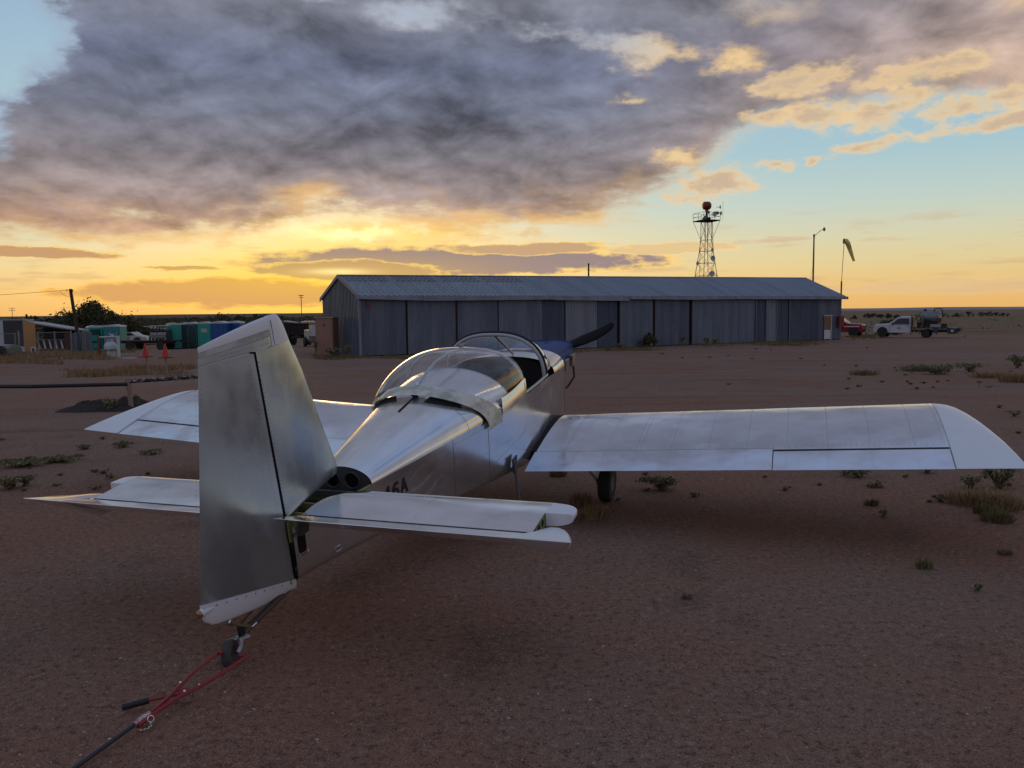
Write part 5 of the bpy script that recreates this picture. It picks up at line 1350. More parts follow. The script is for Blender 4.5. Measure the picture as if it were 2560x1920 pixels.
for sg in (1, -1):
    ys = [YR, 1.2, 1.8, YA]
    MB().loft([wing_ring(sg * y, 0, XH_F) for y in (YR, 1.1, 1.6, 2.1, YA)], True, True, sg < 0).build('wing_skin', ALU_W, AP, 40)
    MB().loft([wing_ring(sg * y, 0, XH_A) for y in (YA, 3.0, 3.4, YB)], True, True, sg < 0).build('wing_skin', ALU_W, AP, 40)
    MB().loft([wing_ring(sg * y, XH_F + .003, 1.0, 5, nose=False) for y in (YR - .012, 1.6, YA - .004)], True, True, sg < 0).build('flap', ALU_W, AP, 30)
    xa = XH_A + .012
    MB().loft([[p + Vector((0, 0, -.006)) for p in wing_ring(sg * y, xa, .996, 5, nose=False)] for y in (YA + .004, 3.2, YB - .004)], True, True, sg < 0).build('aileron', ALU_W, AP, 30)
    MB().box(wp(CH * (XH_A + .005), sg * (YA + YB) / 2, .018), (YB - YA - .02, .02, .01), M=Matrix.Rotation(-sg * DIH, 3, 'Y')).build('aileron_gap_web', GAP, AP, 0)
    # root gap: black filler standing in for its shade
    MB().loft([wing_ring(sg * y, 0, .77) for y in (.50, YR - .006)], True, True, sg < 0).build('root_gap_fill', GAP, AP, 0)
    # wing tip in white glass fibre
    TIPS = [(0, 0, 1, 1), (.03, .0, 1, .99), (.07, .012, 1, .97), (.12, .04, 1, .93), (.17, .10, 1, .86), (.23, .23, 1, .74), (.29, .42, 1, .60), (.34, .64, 1, .46), (.39, .92, 1, .32), (.42, 1.16, 1, .20), (.44, 1.36, 1, .10), (.446, 1.465, 1, .05)]
    rings = []
    for dy, c0, _, tf in TIPS:
        C = CH - c0; up, lo = [], []
        for k in range(23):
            x = (1 - cos(pi * k / 22)) / 2
            c = c0 + x * C; a0 = foil(x)[0] * CH * tf
            b0 = foil(x)[1] * CH * tf * (1 - .5 * min(1, dy / .4))
            up.append(wp(c, sg * (YB + dy), a0)); lo.append(wp(c, sg * (YB + dy), b0 + .0005))
        rings.append(up[::-1] + lo[1:])
    MB().loft(rings, True, True, sg < 0).build('wing_tip', FG_W, AP, 50)
    # rivets and seams on the upper skin
    for yr_, dbl in [(y_, 0) for y_ in (.72, .98, 1.24, 1.50, 1.80, 2.11, 2.42, 2.73, 3.04, 3.35, 3.66)] + [(3.86, 0), (.88, 0), (1.52 + .02, 0)]:
        XH = XH_F if yr_ < YA else XH_A
        n = 34
        for k in range(n):
            x = .05 + (XH - .06) * k / n; c = x * CH
            rivet('wing', wp(c, sg * yr_, foil(x)[0] * CH + .0004), Vector((0, 0, 1)), .0026)
        if yr_ < YA:
            for k in range(7):
                x = XH + .02 + (1 - XH - .03) * k / 7; rivet('wing', wp(x * CH, sg * yr_, foil(x)[0] * CH + .0004), Vector((0, 0, 1)), .0024)
        elif yr_ < 3.8:
            for k in range(6):
                x = XH + .04 + (1 - XH - .05) * k / 6; rivet('wing', wp(x * CH, sg * yr_, foil(x)[0] * CH - .0055), Vector((0, 0, 1)), .0024)
    for x in (.30, XH_F - .012, XH_F - .03):
        n = 78
        for k in range(n):
            y_ = YR + .03 + (YB - YR - .05) * k / n; rivet('wing', wp(x * CH, sg * y_, foil(x)[0] * CH + .0004), Vector((0, 0, 1)), .0026)
    for y_ in (.86,):
        seam([wp(x * CH, sg * y_, foil(x)[0] * CH + .0006) for x in [.03 + .74 * k / 16 for k in range(17)]], .0012)
    seam([wp(x * CH, sg * (YB + .0015), foil(x)[0] * CH + .0004) for x in [.004 + .99 * k / 20 for k in range(21)]], .0018)
    # main gear leg and wheel
    wc = (.80, 1.055, -1.085)
    MB().tube([q(.62, sg * .46, -.60), q(.72, sg * .78, -.86), q(.79, sg * .965, -1.085)], [.030, .022, .018], 10).build('gear_leg', ALU_D, AP)
    ax = Vector((1, 0, -.06 * sg)) * sg
    prof = [(.085, -.056), (.11, -.062), (.145, -.064), (.168, -.055), (.180, -.032), (.183, 0), (.180, .032), (.168, .055), (.145, .064), (.11, .062), (.085, .056)]
    tw = MB().lathe(prof, q(*[wc[0], sg * wc[1], wc[2]]), ax, 36).build('main_wheel', TIRE, AP)
    MB().lathe([(.0, .036), (.03, .05), (.034, .035), (.07, .032), (.084, .052), (.088, .056)], q(wc[0], sg * wc[1], wc[2]), ax, 28).build('hub', ALU_D, tw)
    MB().box(q(.80, sg * .975, -1.06), (.03, .10, .07)).build('brake_caliper', DKG, tw, 0)
    for k in range(3):
        a = k * 2.09; MB().tube([q(wc[0] + .05 * cos(a), sg * (wc[1] + .032), wc[2] + .05 * sin(a)), q(wc[0] + .05 * cos(a), sg * (wc[1] + .044), wc[2] + .05 * sin(a))], .007, 6).build('hub_bolt', GAP, tw)
# boarding step on the right side
MB().prism([q(1.93, .545, -.42), q(2.03, .54, -.43), q(2.01, .535, -.56), q(1.95, .54, -.56)], (0, 0, 0), (.012, 0, 0)).build('step_plate', DKG, AP, 0)
MB().tube([q(1.99, .55, -.47), q(2.02, .565, -.55), q(2.10, .60, -.66), q(2.22, .66, -.80)], [.020, .014, .012, .011], 8).build('step_leg', DKG, AP)
MB().tube([q(2.22, .60, -.80), q(2.22, .76, -.795)], .012, 8).build('step_tread', DKG, AP)
MB().tube([q(1.35, .62, -.70), q(1.20, .52, -.82)], .006, 5).build('antenna_rod', CHROME, AP)

# ---------------- tail
SH, ZH, YH = 4.369, .008, 1.499
def st(x, t): return 5 * t * (.2969 * sqrt(max(x, 0)) - .1260 * x - .3516 * x * x + .2843 * x ** 3 - .1036 * x ** 4)
def yroot(s): return .080 + .166 * (1 - sst(s, 3.905, 4.20)) ** 1.3
for sg in (1, -1):
    rings = []
    for t in [0, .02, .15, .35, .55, .75, .9, 1]:
        up, lo = [], []
        for k in range(21):
            x = (1 - cos(pi / 2 * k / 20)); c = x * .458
            s = SH - .464 + c; y = yroot(s) + (YH - yroot(s)) * t
            th = st(c / .73, .105) * .73
            up.append(q(s, sg * y, ZH + th)); lo.append(q(s, sg * y, ZH - th))
        rings.append(up[::-1] + lo[1:])
    o = MB().loft(rings, True, False, sg < 0).build('stabiliser_skin', ALU_S, AP, 50)
    # white tip cap: front part only
    rings = []
    for t in range(0, 9):
        a = t / 8 * pi / 2; dy = .150 * sin(a); kk = cos(a)
        c0, c1 = .004 + .10 * (1 - kk), .215 - .05 * (1 - kk)
        up, lo = [], []
        for k in range(15):
            x = (1 - cos(pi / 2 * k / 14)); c = c0 + x * (c1 - c0); th = st(max(.004, c) / .73, .107) * .73 * (.12 + .88 * kk ** .6)
            if x < .15: th *= sqrt(x / .15) * .6 + .4 if t else 1
            up.append(q(SH - .464 + c, sg * (YH + .001 + dy), ZH + th)); lo.append(q(SH - .464 + c, sg * (YH + .001 + dy), ZH - th))
        rings.append(up[::-1] + lo[1:])
    MB().loft(rings, True, True, sg < 0).build('stabiliser_tip', FG_W, AP, 50)
    # exposed end rib with lightening holes
    rp = []
    for k in range(13):
        c = .215 + (.455 - .215) * k / 12; th = st(c / .73, .105) * .73 - .002; rp.append((c, th))
    rib = MB().add([q(SH - .464 + c, sg * (YH - .003), ZH + th) for c, th in rp] + [q(SH - .464 + c, sg * (YH - .003), ZH - th) for c, th in reversed(rp)], [tuple(range(26))]).build('end_rib', ZINC, AP, 0)
    for c in (.265, .335, .40):
        MB().lathe([(.020, 0), (.0, .001)], q(SH - .464 + c, sg * (YH - .001), ZH), (sg, 0, 0), 16).build('lightening_hole', GAP, rib, 0)
    # elevator
    DE = radians(25.6)
    def ep(c, y, dz): return q(SH + .006 + c * cos(DE) - dz * sin(DE), y, ZH + c * sin(DE) + dz * cos(DE))
    def ering(y, cf, ct=.272, thf=.031, blunt=.0015):
        up, lo = [], []
        for k in range(12):
            x = k / 11; x = x ** 1.6; c = cf + (ct - cf) * x
            if c < 0: h = thf * sqrt(max(0, 1 - (c / cf) ** 2)) if cf < 0 else thf
            else: h = thf + (blunt - thf) * (c / ct)
            if k == 0: h = .001
            up.append(ep(c, sg * y, h)); lo.append(ep(c, sg * y, -h))
        return up[::-1] + lo[1:]
    MB().loft([ering(y, -.022) for y in (.085, .5, 1.0, 1.30, YH - .01)], True, True, sg < 0).build('elevator', ALU_S, AP, 35)
    rings = []
    for y, cf, th in ((YH - .008, -.022, .031), (YH + .004, -.16, .040), (YH + .02, -.245, .055), (YH + .06, -.275, .068), (YH + .11, -.255, .068), (YH + .155, -.19, .058), (YH + .195, -.08, .044), (YH + .235, .08, .026), (YH + .265, .19, .008), (YH + .286, .262, .0022)):
        up, lo = [], []
        for k in range(16):
            x = (1 - cos(pi * k / 15)) / 2; c = cf + (.272 - cf) * x
            h = th * min(1, (4 * x) ** .5) * (1 if x < .25 else (1 - (x - .25) / .75) ** .8) + .0012
            up.append(ep(c, sg * y, h)); lo.append(ep(c, sg * y, -h))
        rings.append(up[::-1] + lo[1:])
    MB().loft(rings, True, True, sg < 0).build('elevator_tip', FG_W if sg > 0 else ALU_S, AP, 60)
    seam([q(SH - .003, sg * y, ZH + .0315) for y in (.09, .5, 1.0, 1.495)], .0022, mat=GAP)
    for k in range(40):
        y = .28 + (1.18) * k / 40; c = .095; th = st(c / .73, .105) * .73
        rivet('stab', q(SH - .464 + c, sg * y, ZH + th + .0003), Vector((0, 0, 1)), .0024)
    for k in range(10):
        for y in (.78,):
            c = .1 + .33 * k / 10; th = st(c / .73, .105) * .73; rivet('stab', q(SH - .464 + c, sg * y, ZH + th + .0003), Vector((0, 0, 1)), .0024)
MB().box(q(SH - .03, 0, ZH), (.20, .012, .06)).build('stabiliser_spar', ZINC, AP, 0)
MB().box(q(SH - .40, 0, ZH), (.5, .012, .045)).build('stabiliser_spar', DKG, AP, 0)

# ---------------- fin and rudder
FS, FZB = 4.447, -.363
def hinge_s(z): return FS + .039 * (z - FZB)
def fin_ring(z, s0, s1, tmax, n=18, dyf=0):
    """vertical section at height z, leading edge s0, rear edge s1"""
    L = s1 - s0; up, lo = [], []
    for k in range(n + 1):
        x = (1 - cos(pi / 2 * k / n)); h = st(x * .55, .1) / .05 * tmax / 1.0
        up.append(q(s0 + x * L, h, z)); lo.append(q(s0 + x * L, -h, z))
    return up[::-1] + lo[1:]
LE_T = [(.085, 3.86), (.10, 3.825), (.125, 3.812), (.18, 3.822), (.482, 3.929), (.831, 4.044), (1.04, 4.138)]
zs = [.047, .075, .10, .125, .18, .3, .482, .65, .831, .95, 1.036]
rings = []
for z in zs:
    if z < .09: s0 = interp(z, [(.047, 4.43), (.09, 3.90)])
    else: s0 = interp(z, LE_T)
    rings.append(fin_ring(z, s0, hinge_s(z) - .030, .034 - .010 * z))
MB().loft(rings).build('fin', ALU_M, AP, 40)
# fin tip (white), between fin top and rudder horn
rings = []
for z, s0, s1, tm in ((1.037, 4.138, 4.316, .023), (1.08, 4.153, 4.318, .0225), (1.13, 4.172, 4.320, .021), (1.17, 4.192, 4.322, .018), (1.195, 4.212, 4.324, .013), (1.206, 4.234, 4.324, .006)):
    rings.append(fin_ring(z, s0, s1, tm, 12))
MB().loft(rings).build('fin_tip', FG_W, AP, 55)
DR = radians(8.74)
HS0 = hinge_s(FZB)
def rp_(c, dy, z):
    """c aft of hinge line, dy thickness offset (+ right), deflected trailing edge left"""
    s = hinge_s(z); return q(s + c * cos(DR) + dy * sin(DR), -c * sin(DR) + dy * cos(DR), z)
def rud_chord(z): return interp(z, [(-.24, .622), (-.181, .624), (1.124, .328), (1.2, .31)])
def rud_ring(z0, z1, cf, n=13, th=.036, tef=1.0):
    """slanted section: height z0 at the hinge, z1 at the trailing edge"""
    up, lo = [], []; ct = rud_chord(z1)
    for k in range(n + 1):
        x = (k / n) ** 1.3; c = cf + (ct - cf) * x; z = z0 + (z1 - z0) * max(0, (c - min(cf, 0)) / (ct - min(cf, 0)))
        if c < 0: h = th * (sqrt(max(0, 1 - (c / cf) ** 2)) if cf < -.001 else 1)
        else: h = th + (.0012 - th) * (c / ct)
        if k == 0: h = min(h, .004)
        up.append(rp_(c, h, z)); lo.append(rp_(c, -h, z))
    return up[::-1] + lo[1:]
# zl: hinge height -> TE height mapping
sec = [(-.335, -.181), (-.20, -.03), (0, .17), (.25, .42), (.5, .63), (.75, .83), (.95, .985), (1.030, 1.040)]
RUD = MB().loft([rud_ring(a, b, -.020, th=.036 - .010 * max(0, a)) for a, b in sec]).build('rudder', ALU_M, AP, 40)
# upper part with mass-balance horn reaching forward to the fin tip
sec = [(1.047, 1.045), (1.075, 1.062), (1.10, 1.078)]
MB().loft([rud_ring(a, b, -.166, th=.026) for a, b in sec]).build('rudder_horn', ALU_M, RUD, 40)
MB().loft([rud_ring(a, b, -.166, th=t) for a, b, t in ((1.102, 1.079, .0255), (1.14, 1.108, .0245))]).build('rudder_filler_band', FG_G, RUD, 40)
def top_ring(f):
    up, lo = [], []; ct = .33
    for k in range(15):
        x = k / 14; c = -.166 + (ct + .166) * x; zt_ = 1.210 - .074 * x ** 1.25; zb_ = 1.1415 - .0325 * x
        z = zb_ + (zt_ - zb_) * (sin(f * pi / 2)); h0 = .0245 * (1 - x) ** .8 + .0012
        h = h0 * cos(f * pi / 2) ** .7 if f < 1 else .0004
        up.append(rp_(c, h, z)); lo.append(rp_(c, -h, z))
    return up[::-1] + lo[1:]
MB().loft([top_ring(f) for f in (0, .2, .4, .6, .75, .88, .96, 1)]).build('rudder_tip', FG_W, RUD, 60)
seam([rp_(-.168, .026, z) for z in (1.05, 1.10, 1.15, 1.19)], .003, mat=ALU_D)
# white bottom fairing with tail light
rings = []
for f in [k / 8 for k in range(9)]:
    up, lo = [], []
    for k in range(17):
        x = k / 16; c = -.01 + .634 * x; zt_ = -.337 + (.156) * x; zb_ = -.405 + (.095) * x - .02 * sin(x * pi)
        if x > .93: zb_ += (x - .93) * .5
        z = zt_ + (zb_ - zt_) * sin(f * pi / 2); h0 = .037 * (1 - x * .62)
        if f < .4: h0 = h0 * (1 - x * .25 * (1 - f / .4)) + .0008
        h = max(.0006, h0 * cos(f * pi / 2) ** .55)
        up.append(rp_(c, h, z)); lo.append(rp_(c, -h, z))
    rings.append(up[::-1] + lo[1:])
FB = MB().loft(rings).build('rudder_bottom_fairing', FG_W, RUD, 55)
MB().loft([[rp_(c, r_ * cos(k * pi / 5), -.214 + zo + r_ * sin(k * pi / 5)) for k in range(10)] for c, r_, zo in ((.50, .004, -.020), (.56, .016, -.010), (.60, .021, -.006), (.638, .022, -.006))]).build('light_housing', FG_W, RUD, 60)
LENS = simple('amber_tail_lens', (.35, .22, .09), .15, .6, .5, 40)
MB().lathe([(.021, 0), (.020, .010), (.014, .017), (.004, .020)], rp_(.638, 0, -.220), rp_(1, 0, -.156) - rp_(0, 0, -.156), 20).build('tail_light', LENS, RUD, 60)
for k in range(9):
    x = .07 + .80 * k / 8; c = -.01 + .634 * x; z = -.337 + .156 * x - .016
    MB().lathe([(.0042, 0), (.0, .001)], rp_(c, .0372 * (1 - x * .62) * .99, z), rp_(0, 1, 0) - rp_(0, 0, 0), 8).build('screw_hole', GAP, RUD, 0)
MB().box(rp_(.02, .01, -.335), (.05, .04, .035)).build('lower_hinge_bracket', ZINC, AP, 0)
# black hinge gap between fin and rudder
MB().add([q(hinge_s(z) - .027, y, z) for z, y in ((-.36, .026), (1.036, .019), (1.036, -.019), (-.36, -.026))], [(0, 1, 2, 3)]).build('hinge_gap', GAP, AP, 0)
for k in range(52):
    z = -.30 + 1.30 * k / 52; rivet('fin', rp_(.035, .0342 - .0095 * max(0, z), z), Vector((1, 0, 0)), .0026)
    if z > .08: rivet('fin', q(hinge_s(z) - .040, .0335 - .0095 * z, z), Vector((1, 0, 0)), .0026)
    rivet('fin', rp_(rud_chord(z) * (1) - .012, .0026, z + .15 if z < .85 else z), Vector((1, 0, 0)), .0022)
for k in range(16):
    x = k / 15; c = .02 + .28 * x; rivet('fin', rp_(-.15 + .36 * x, .0262 - .008 * x, 1.066), Vector((1, 0, 0)), .0024)
for k in range(9): rivet('fin', rp_(.12 + .16 * k / 9, .026 - .012 * k / 9, .20 + .10 * k / 9), Vector((1, 0, 0)), .0024)
for kname, mb in RV.items(): mb.build('rivet_heads', RIV, AP, 0, 'stuff')

# ---------------- tail wheel
def wq(px, py, z): return PM.inverted() @ atz(px, py, z)
tw_c = q(5.005, -.018, -.492)
MB().tube([q(4.43, .0, -.375), q(4.90, 0, -.335 - .075)], [.012, .011], 10).build('tail_spring', BLKM, AP)
MB().tube([q(4.44, .02, -.385), q(4.88, .0, -.44)], [.004, .004], 6).build('steering_rod', BLKM, AP)
MB().tube([q(4.47, -.06, -.34), q(4.87, -.045, -.40)], [.005, .005], 6).build('steering_rod', BLKM, AP)
PO = q(4.918, 0, -.405)
TWG = MB().tube([PO + Vector((0, 0, .035)), PO + Vector((0, 0, -.04))], .021, 14).build('caster_post', BLKM, AP)
MB().box(PO + Vector((-.01, 0, .036)), (.15, .02, .006)).build('steering_arm', simple('brass_plate', (.22, .17, .09), .4, .8, .2, 10), AP, 0)
for sg in (1, -1): MB().tube([PO + Vector((sg * .075, 0, .036)), PO + Vector((sg * .085, .03, .045))], .004, 6).build('steering_link', CHROME, AP)
# wheel: castered a little
wa = Vector((.94, .30, .14)).normalized()
prof = [(.045, -.026), (.062, -.027), (.073, -.020), (.077, -.008), (.077, .008), (.073, .020), (.062, .027), (.045, .026)]
TW = MB().lathe(prof, tw_c, wa, 32).build('tail_wheel', simple('worn_grey_rubber', (.055, .052, .052), .75, 0, .3, 20), AP)
MB().lathe([(.0, .024), (.018, .026), (.020, .018), (.040, .016), (.046, .026)], tw_c, wa, 24).build('hub', REDP, TW)
for sg in (1, -1):
    a = tw_c + wa * sg * .040
    MB().tube([PO + Vector((0, 0, -.03)), PO + Vector((0, -.005, -.038)) + wa * sg * .030, a + Vector((0, .045, .055)), a + Vector((0, .030, .02)), a], [.017, .017, .014, .013, .013], 8).build('caster_fork', STEEL, AP)

# ---------------- windscreen, roll bar, canopy
def hoop(th, s, w, h, z0, e=.80, y0=0):
    c, sn = cos(th), sin(th); return q(s, y0 + w * abs(c) ** e * (1 if c >= 0 else -1), z0 + (h - z0) * abs(sn) ** e)
N = 30
HO = [hoop(pi * k / N, .875, .505, .418, -.01) for k in range(N + 1)]
MB().tube(HO, .017, 10).build('roll_bar', simple('grey_powder_coat', (.42, .44, .47), .4, 0, .1, 6), AP)
HO2 = [hoop(pi * k / N, .852, .525, .440, -.01) for k in range(N + 1)]
MB().tube(HO2, .012, 8).build('windscreen_seal', BLK, AP)
MB().tube([q(.875, .03, .410), q(.52, .075, .15)], .013, 8).build('roll_bar_brace', STEEL, AP)
def base(th):
    c, sn = cos(th), sin(th); s = .86 - .66 * abs(sn) ** .9; zt = interp(s, ZF_T); w = interp(s, W_T); zl = interp(s, ZL_T)
    y = (w * .97) * abs(c) ** .9 * (1 if c >= 0 else -1); cc = min(1, abs(y) / w) ** (1 / .8)
    return q(s, y, zl + (zt - zl) * (max(0, 1 - cc * cc) ** .5) ** .8 + .004)
rings = []
for i in range(9):
    t = i / 8; r = []
    for k in range(N + 1):
        a, b = HO2[k], base(pi * k / N); p = a.lerp(b, t); p.z += .050 * sin(t * pi) * sin(pi * k / N) ** .7; r.append(p)
    rings.append(r)
WS = MB().loft(rings, False).build('windscreen', PLEXI, AP, 80)
MB().tube([base(pi * k / N) + Vector((0, 0, .004)) for k in range(N + 1)], .008, 6).build('windscreen_base_strip', ALU_D, WS)
# cockpit: dark liner, instrument panel, seats
LIN = simple('black_cockpit_liner', (.010, .010, .011), .85, 0, .2, 8)
mb = MB()
rr_ = []
for s in (.30, .8, 1.2, 1.6, 1.93, 2.4):
    w = interp(s, W_T) - .015; zl = interp(s, ZL_T) - .01; zb = interp(s, ZB_T) + .03
    rr_.append([q(s, w, zl), q(s, w * .96, zb + .05), q(s, w * .9, zb), q(s, -w * .9, zb), q(s, -w * .96, zb + .05), q(s, -w, zl)])
mb.loft(rr_, False).build('cockpit_liner', LIN, AP, 0)
MB().add([hoop(pi * k / 20, .60, .50, .135, -.30, .7) for k in range(21)], [tuple(range(21))]).build('instrument_panel', LIN, AP, 0)
for sg in (1, -1):
    MB().box(q(1.62, sg * .25, -.22), (.40, .07, .50), M=Matrix.Rotation(.25, 3, 'X')).build('seat_back', LIN, AP, 0)
    MB().box(q(1.35, sg * .25, -.45), (.40, .45, .09)).build('seat_base', LIN, AP, 0)
    MB().tube([q(.90, sg * .545, .030), q(1.3, sg * .562, .040), q(1.93, sg * .545, .040)], .012, 8).build('canopy_rail', ALU_D, AP)
MB().tube([q(.80, .30, .25), q(.80, .40, .25)], .014, 8).build('grab_handle', FG_W, AP)
MB().add([deck_pt(1.93, pi * k / 24, .330) for k in range(25)] + [q(1.93, -.50, -.3), q(1.93, .50, -.3)], [tuple(range(27))]).build('baggage_bulkhead', LIN, AP, 0)
MB().tube([deck_pt(1.93, pi * k / 24, .339) for k in range(25)], .004, 5).build('deck_edge', ALU_D, AP)
CW = [(1.63, .560), (1.75, .562), (1.9, .556), (2.1, .530), (2.3, .490), (2.5, .440), (2.62, .395)]
CT = [(1.63, .461), (1.75, .484), (1.9, .498), (2.1, .496), (2.3, .468), (2.5, .405), (2.62, .352)]
CZ = [(1.63, .130), (1.9, .10), (2.1, .085), (2.3, .10), (2.5, .125), (2.62, .14)]
def can_ring(s, e=.80, n=34, lift=0): return [hoop(pi * k / n, s, interp(s, CW), interp(s, CT) + lift, interp(s, CZ), e) for k in range(n + 1)]
def smooth_can():
    S = [1.63 + .99 * k / 18 for k in range(19)]
    def sm(tab):
        v = [interp(s, tab) for s in S]
        for _ in range(4): v = [v[0]] + [(v[i - 1] + 2 * v[i] + v[i + 1]) / 4 for i in range(1, len(v) - 1)] + [v[-1]]
        return list(zip(S, v))
    return S, sm(CW), sm(CT), sm(CZ)
S_, CW, CT, CZ = smooth_can()
CANO = MB().loft([can_ring(s) for s in S_], False).build('canopy_bubble', PLEXI, AP, 80)
FRM = simple('canopy_frame_grey', (.36, .40, .46), .42, .2, .1, 8)
MB().tube([hoop(pi * k / N, 1.632, .560, .461 - .012, .05, .80) for k in range(N + 1)], .0125, 8).build('canopy_bow', FRM, CANO)
MB().tube([q(1.64, 0, .447), q(1.9, 0, .470), q(2.2, 0, .452), q(2.42, 0, .395), q(2.555, 0, .335)], .011, 8).build('canopy_spine', FRM, CANO)
MB().tube([q(2.535, .0, .335), q(2.56, .0, .365)], .012, 8).build('canopy_latch_pin', CHROME, CANO)
MB().box(q(2.55, 0, .34), (.035, .03, .02)).build('canopy_latch_block', CHROME, CANO, 0)
MB().box(q(1.64, .0, .478), (.035, .03, .018)).build('canopy_latch', ALU_D, CANO, 0)
MB().tube([q(1.66, .0, .484), q(1.60, .06, .488)], .004, 6).build('latch_lever', ALU_D, CANO)
MB().torus(q(1.66, .0, .405), (0, 1, 0), .035, .004, 14, 6, (pi, 2 * pi)).build('canopy_handle', FG_W, CANO)
for sg in (1, -1):
    MB().tube([q(s, sg * (interp(s, CW) - .005), .048 if s < 2.2 else .048 + (s - 2.2) * .12) for s in (1.64, 1.8, 2.0, 2.2, 2.4, 2.52)], .010, 8).build('canopy_side_rail', FRM, CANO)
    # riveted side skirt
    r1, r2, r3 = [], [], []
    for k in range(12):
        s = 1.60 + .52 * k / 11; w = interp(s, CW) + .004
        r1.append(q(s, sg * (w + .004), .025 - .06 * sst(s, 1.8, 2.2))); r2.append(q(s, sg * w, interp(s, CZ) + .03)); r3.append(q(s, sg * (w - .008), interp(s, CZ) + .045))
    MB().loft([r1, r2, r3], False).build('canopy_side_skirt', ALU_F, CANO, 50)
rmb = MB(); RV.clear()
for k in range(26):
    s = 1.62 + .56 * k / 26; rivet('c', q(s, interp(s, CW) + .0055, interp(s, CZ) + .012), Vector((1, 0, 0)), .0022)
RV['c'].build('canopy_rivets', CHROME, CANO, 0, 'stuff')
# raised rear skirt band
def band_pt(th, rear):
    a = abs(cos(th)) ; sn = sin(th)
    if rear: w, zt, z0 = .512, .306, -.06; s = 2.685 - .30 * a ** 3
    else: w, zt, z0 = .530, .345, -.06; s = 2.54 - .40 * a ** 3
    return hoop(th, s, w, zt, z0, .90)
r1 = [band_pt(pi * k / 48, False) for k in range(49)]; r2 = [band_pt(pi * k / 48, True) for k in range(49)]
rm = [a.lerp(b, .5) + Vector((0, 0, .006)) for a, b in zip(r1, r2)]
MB().loft([r1, rm, r2], False).build('canopy_rear_skirt', SKIRT, CANO, 80)
def under_pt(th, low):
    a = abs(cos(th)); s = 2.66 - .28 * a ** 2.5
    if not low: return hoop(th, s, .500, .296, -.06, .92)
    ss = s + .05 + .05 * a; w = interp(ss, W_T) + .006; return hoop(th, ss, w, interp(ss, ZT_T) + .004, .0 - .10 * a ** 6, 1.0)
for rng in (range(3, 21), range(28, 46)):
    MB().loft([[under_pt(pi * k / 48, False) for k in rng], [under_pt(pi * k / 48, True) for k in rng]], False).build('canopy_inner_skirt', LIN, CANO, 80)
MB().box(q(2.74, 0, .262), (.012, .34, .004), M=Matrix.Rotation(.13, 3, 'X')).build('canopy_track', GAP, AP, 0)
MB().box(q(2.62, 0, .30), (.04, .05, .04)).build('track_slide', GAP, CANO, 0)

# ---------------- engine and propeller
ENG = MB().loft([[q(s, w * cos(a), -.20 + h * sin(a)) for a in [2 * pi * k / 16 for k in range(16)]] for s, w, h in ((-.12, .16, .16), (-.3, .22, .17), (-.62, .20, .16), (-.78, .10, .10), (-.92, .06, .06))]).build('engine_case', ALU_D, AP)
for sg in (1, -1):
    for s in (-.28, -.55):
        for j in range(7):
            MB().lathe([(.072, 0), (.078, .004), (.078, .010), (.072, .014)], q(s, sg * (.20 + j * .022), -.16), (sg, 0, .05), 14).build('cylinder_fin', ALU_D, ENG, 0) if (sg > 0 or j % 3 == 0) else None
        MB().box(q(s, sg * .385, -.155), (.06, .14, .12)).build('rocker_cover', CHROME, ENG, 30)
        MB().tube([q(s, sg * .30, -.09), q(s - .05, sg * .22, .01), q(s - .1, sg * .05, .02)], .009, 6).build('ignition_lead', BLK, ENG)
    MB().tube([q(-.30, sg * .33, -.24), q(-.2, sg * .34, -.36), q(-.06, sg * .25, -.52), q(.05, sg * .14, -.66)], .026, 8).build('exhaust_pipe', STEEL, ENG)
MB().tube([q(-.55, .40, -.22), q(-.50, .42, -.34), q(-.40, .36, -.44), q(-.2, .3, -.42)], .012, 7).build('oil_hose', BLK, ENG)
# blue cover draped over the engine
rings = []
for s in (-.10, -.22, -.4, -.58, -.74, -.80):
    t = (s + .1) / -.7; r = []
    for k in range(25):
        th = pi * k / 24; w = .37 - .03 * t; zt = .035 - .02 * t
        p = hoop(th, s, w, zt, -.13, .42); p.z += noise.noise(p * 6) * .008; r.append(p)
    rings.append(r)
MB().loft(rings, False).build('engine_cover', BLUE, AP, 60)
MB().tube([hoop(pi * k / 14, -.80, .34, .018, -.13, .42) for k in range(15)], .008, 6).build('cover_hem', BLUE, AP)
MB().lathe([(.0, 0), (.09, .01), (.10, .05), (.085, .10), (.03, .14)], q(-.86, 0, -.17), (0, 1, 0), 20).build('propeller_hub', DKG, AP)
PB = simple('black_propeller_paint', (.008, .008, .009), .5, 0, .2, 8, spec=.2)
for sg in (1, -1):
    d = Vector((.805, 0, .307)).normalized() * sg; n_ = Vector((0, 1, 0)); chd = d.cross(n_)
    rings = []
    for r_, c_, tk, tw_ in ((.05, .07, .035, 1.1), (.14, .09, .03, 1.0), (.28, .114, .020, .75), (.45, .126, .015, .55), (.62, .120, .011, .42), (.76, .096, .008, .34), (.84, .078, .006, .30), (.875, .03, .004, .28)):
        e1 = chd * cos(tw_) + n_ * sin(tw_); e2 = n_ * cos(tw_) - chd * sin(tw_); cc = q(-.93, 0, -.17) + d * r_
        rings.append([cc + e1 * c_ * .5 * cos(a) - e1 * (.04 if r_ > .7 else 0) * (r_ - .7) / .17 * -1 + e2 * tk * sin(a) for a in [2 * pi * k / 12 for k in range(12)]])
    MB().loft(rings).build('propeller_blade', PB, AP, 50)

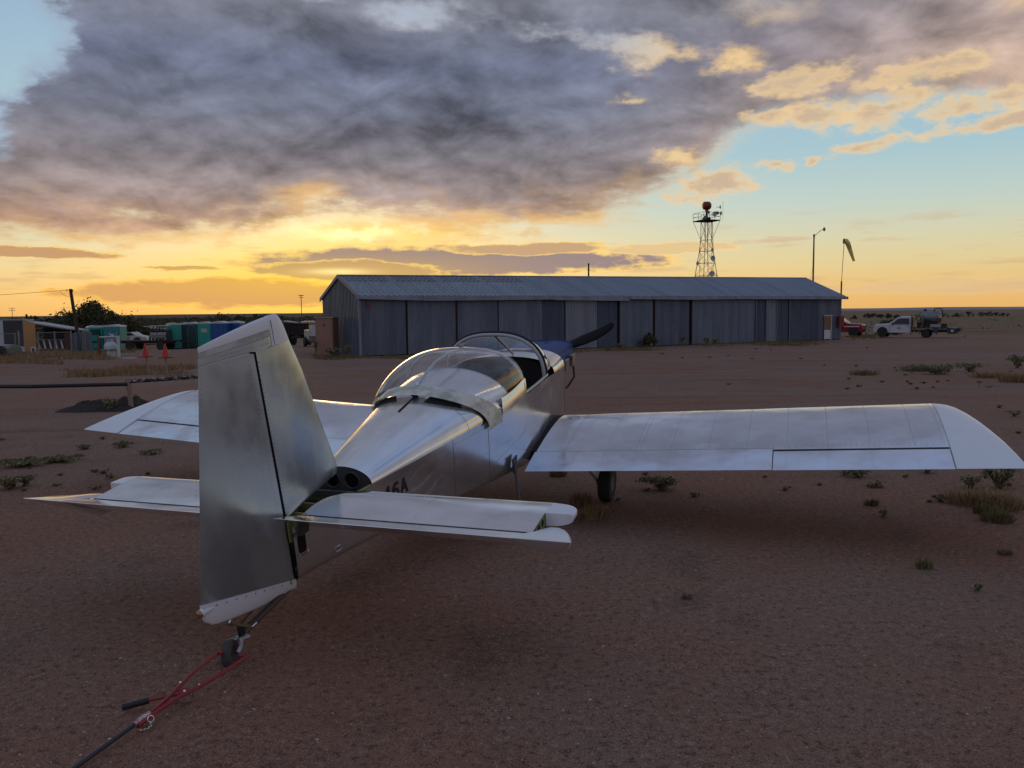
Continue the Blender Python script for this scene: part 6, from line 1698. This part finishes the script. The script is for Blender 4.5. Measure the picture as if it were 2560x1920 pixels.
# ---------------- tow bar
TB_ = thing('tow_bar', 'red and black tow bar clamped to the tail wheel and lying on the dirt', 'tow bar', tuple(atz(377, 1787, 0)))
TBL = TB_.location.copy()
def tz(px, py, z): return atz(px, py, z) - TBL
ra = [tz(617, 1640, .085), tz(560, 1680, .080), tz(501, 1715, .072), tz(449, 1741, .062), tz(400, 1772, .050), tz(377, 1790, .045), tz(345, 1814, .04)]
la = [tz(548, 1631, .085), tz(515, 1655, .080), tz(481, 1683, .075), tz(449, 1715, .068), tz(420, 1745, .060), tz(395, 1768, .052), tz(372, 1785, .048)]
MB().tube(ra, .0095, 8).build('clamp_arm', REDP, TB_)
MB().tube(la, .0090, 8).build('clamp_arm', REDP, TB_)
MB().tube([tz(617, 1640, .085), tz(598, 1637, .085)], .008, 8).build('axle_pin', REDP, TB_)
MB().tube([tz(548, 1631, .085), tz(556, 1634, .085)], .008, 8).build('axle_pin', REDP, TB_)
MB().tube([tz(463, 1731, .058), tz(440, 1736, .055), tz(371, 1751, .045)], .0085, 8).build('lever', REDP, TB_)
MB().tube([tz(372, 1751, .045), tz(306, 1769, .030)], .0150, 12).build('grip', BLK, TB_)
MB().box(tz(457, 1727, .060), (.05, .035, .004), .6).build('link_plate', REDP, TB_, 0)
for a, b in ((451, 1706), (498, 1712), (461, 1727)):
    MB().tube([tz(a, b, .078), tz(a, b, .062)], .006, 8).build('clamp_bolt', CHROME, TB_)
SLV = simple('aluminium_sticker_sleeve', (.5, .5, .52), .35, .4, .5, 30, c2=(.5, .1, .1))
MB().tube([tz(373, 1784, .050), tz(335, 1812, .043)], .0135, 10).build('socket_sleeve', SLV, TB_)
MB().tube([tz(368, 1795, .040), tz(345, 1815, .035)], .012, 8).build('socket_gusset', REDP, TB_)
MB().tube([tz(337, 1811, .042), tz(183, 1922, .020), tz(90, 1985, .015)], .0105, 12).build('pole', BLKM, TB_)
MB().torus(tz(377, 1797, .058), (.6, -.5, .5), .014, .0018, 18, 5).build('pull_ring', CHROME, TB_)
ch = [tz(377, 1806, .05), tz(378, 1814, .03), tz(372, 1820, .01), tz(362, 1824, .008), tz(352, 1826, .008), tz(345, 1821, .02)]
k_ = 0
for a, b in zip(ch, ch[1:]):
    for t in (0, .5):
        p = a.lerp(b, t); k_ += 1
        MB().torus(p, (1, 0, 0) if k_ % 2 else (0, .4, 1), .0055, .0014, 10, 5).build('chain_link', CHROME, TB_)
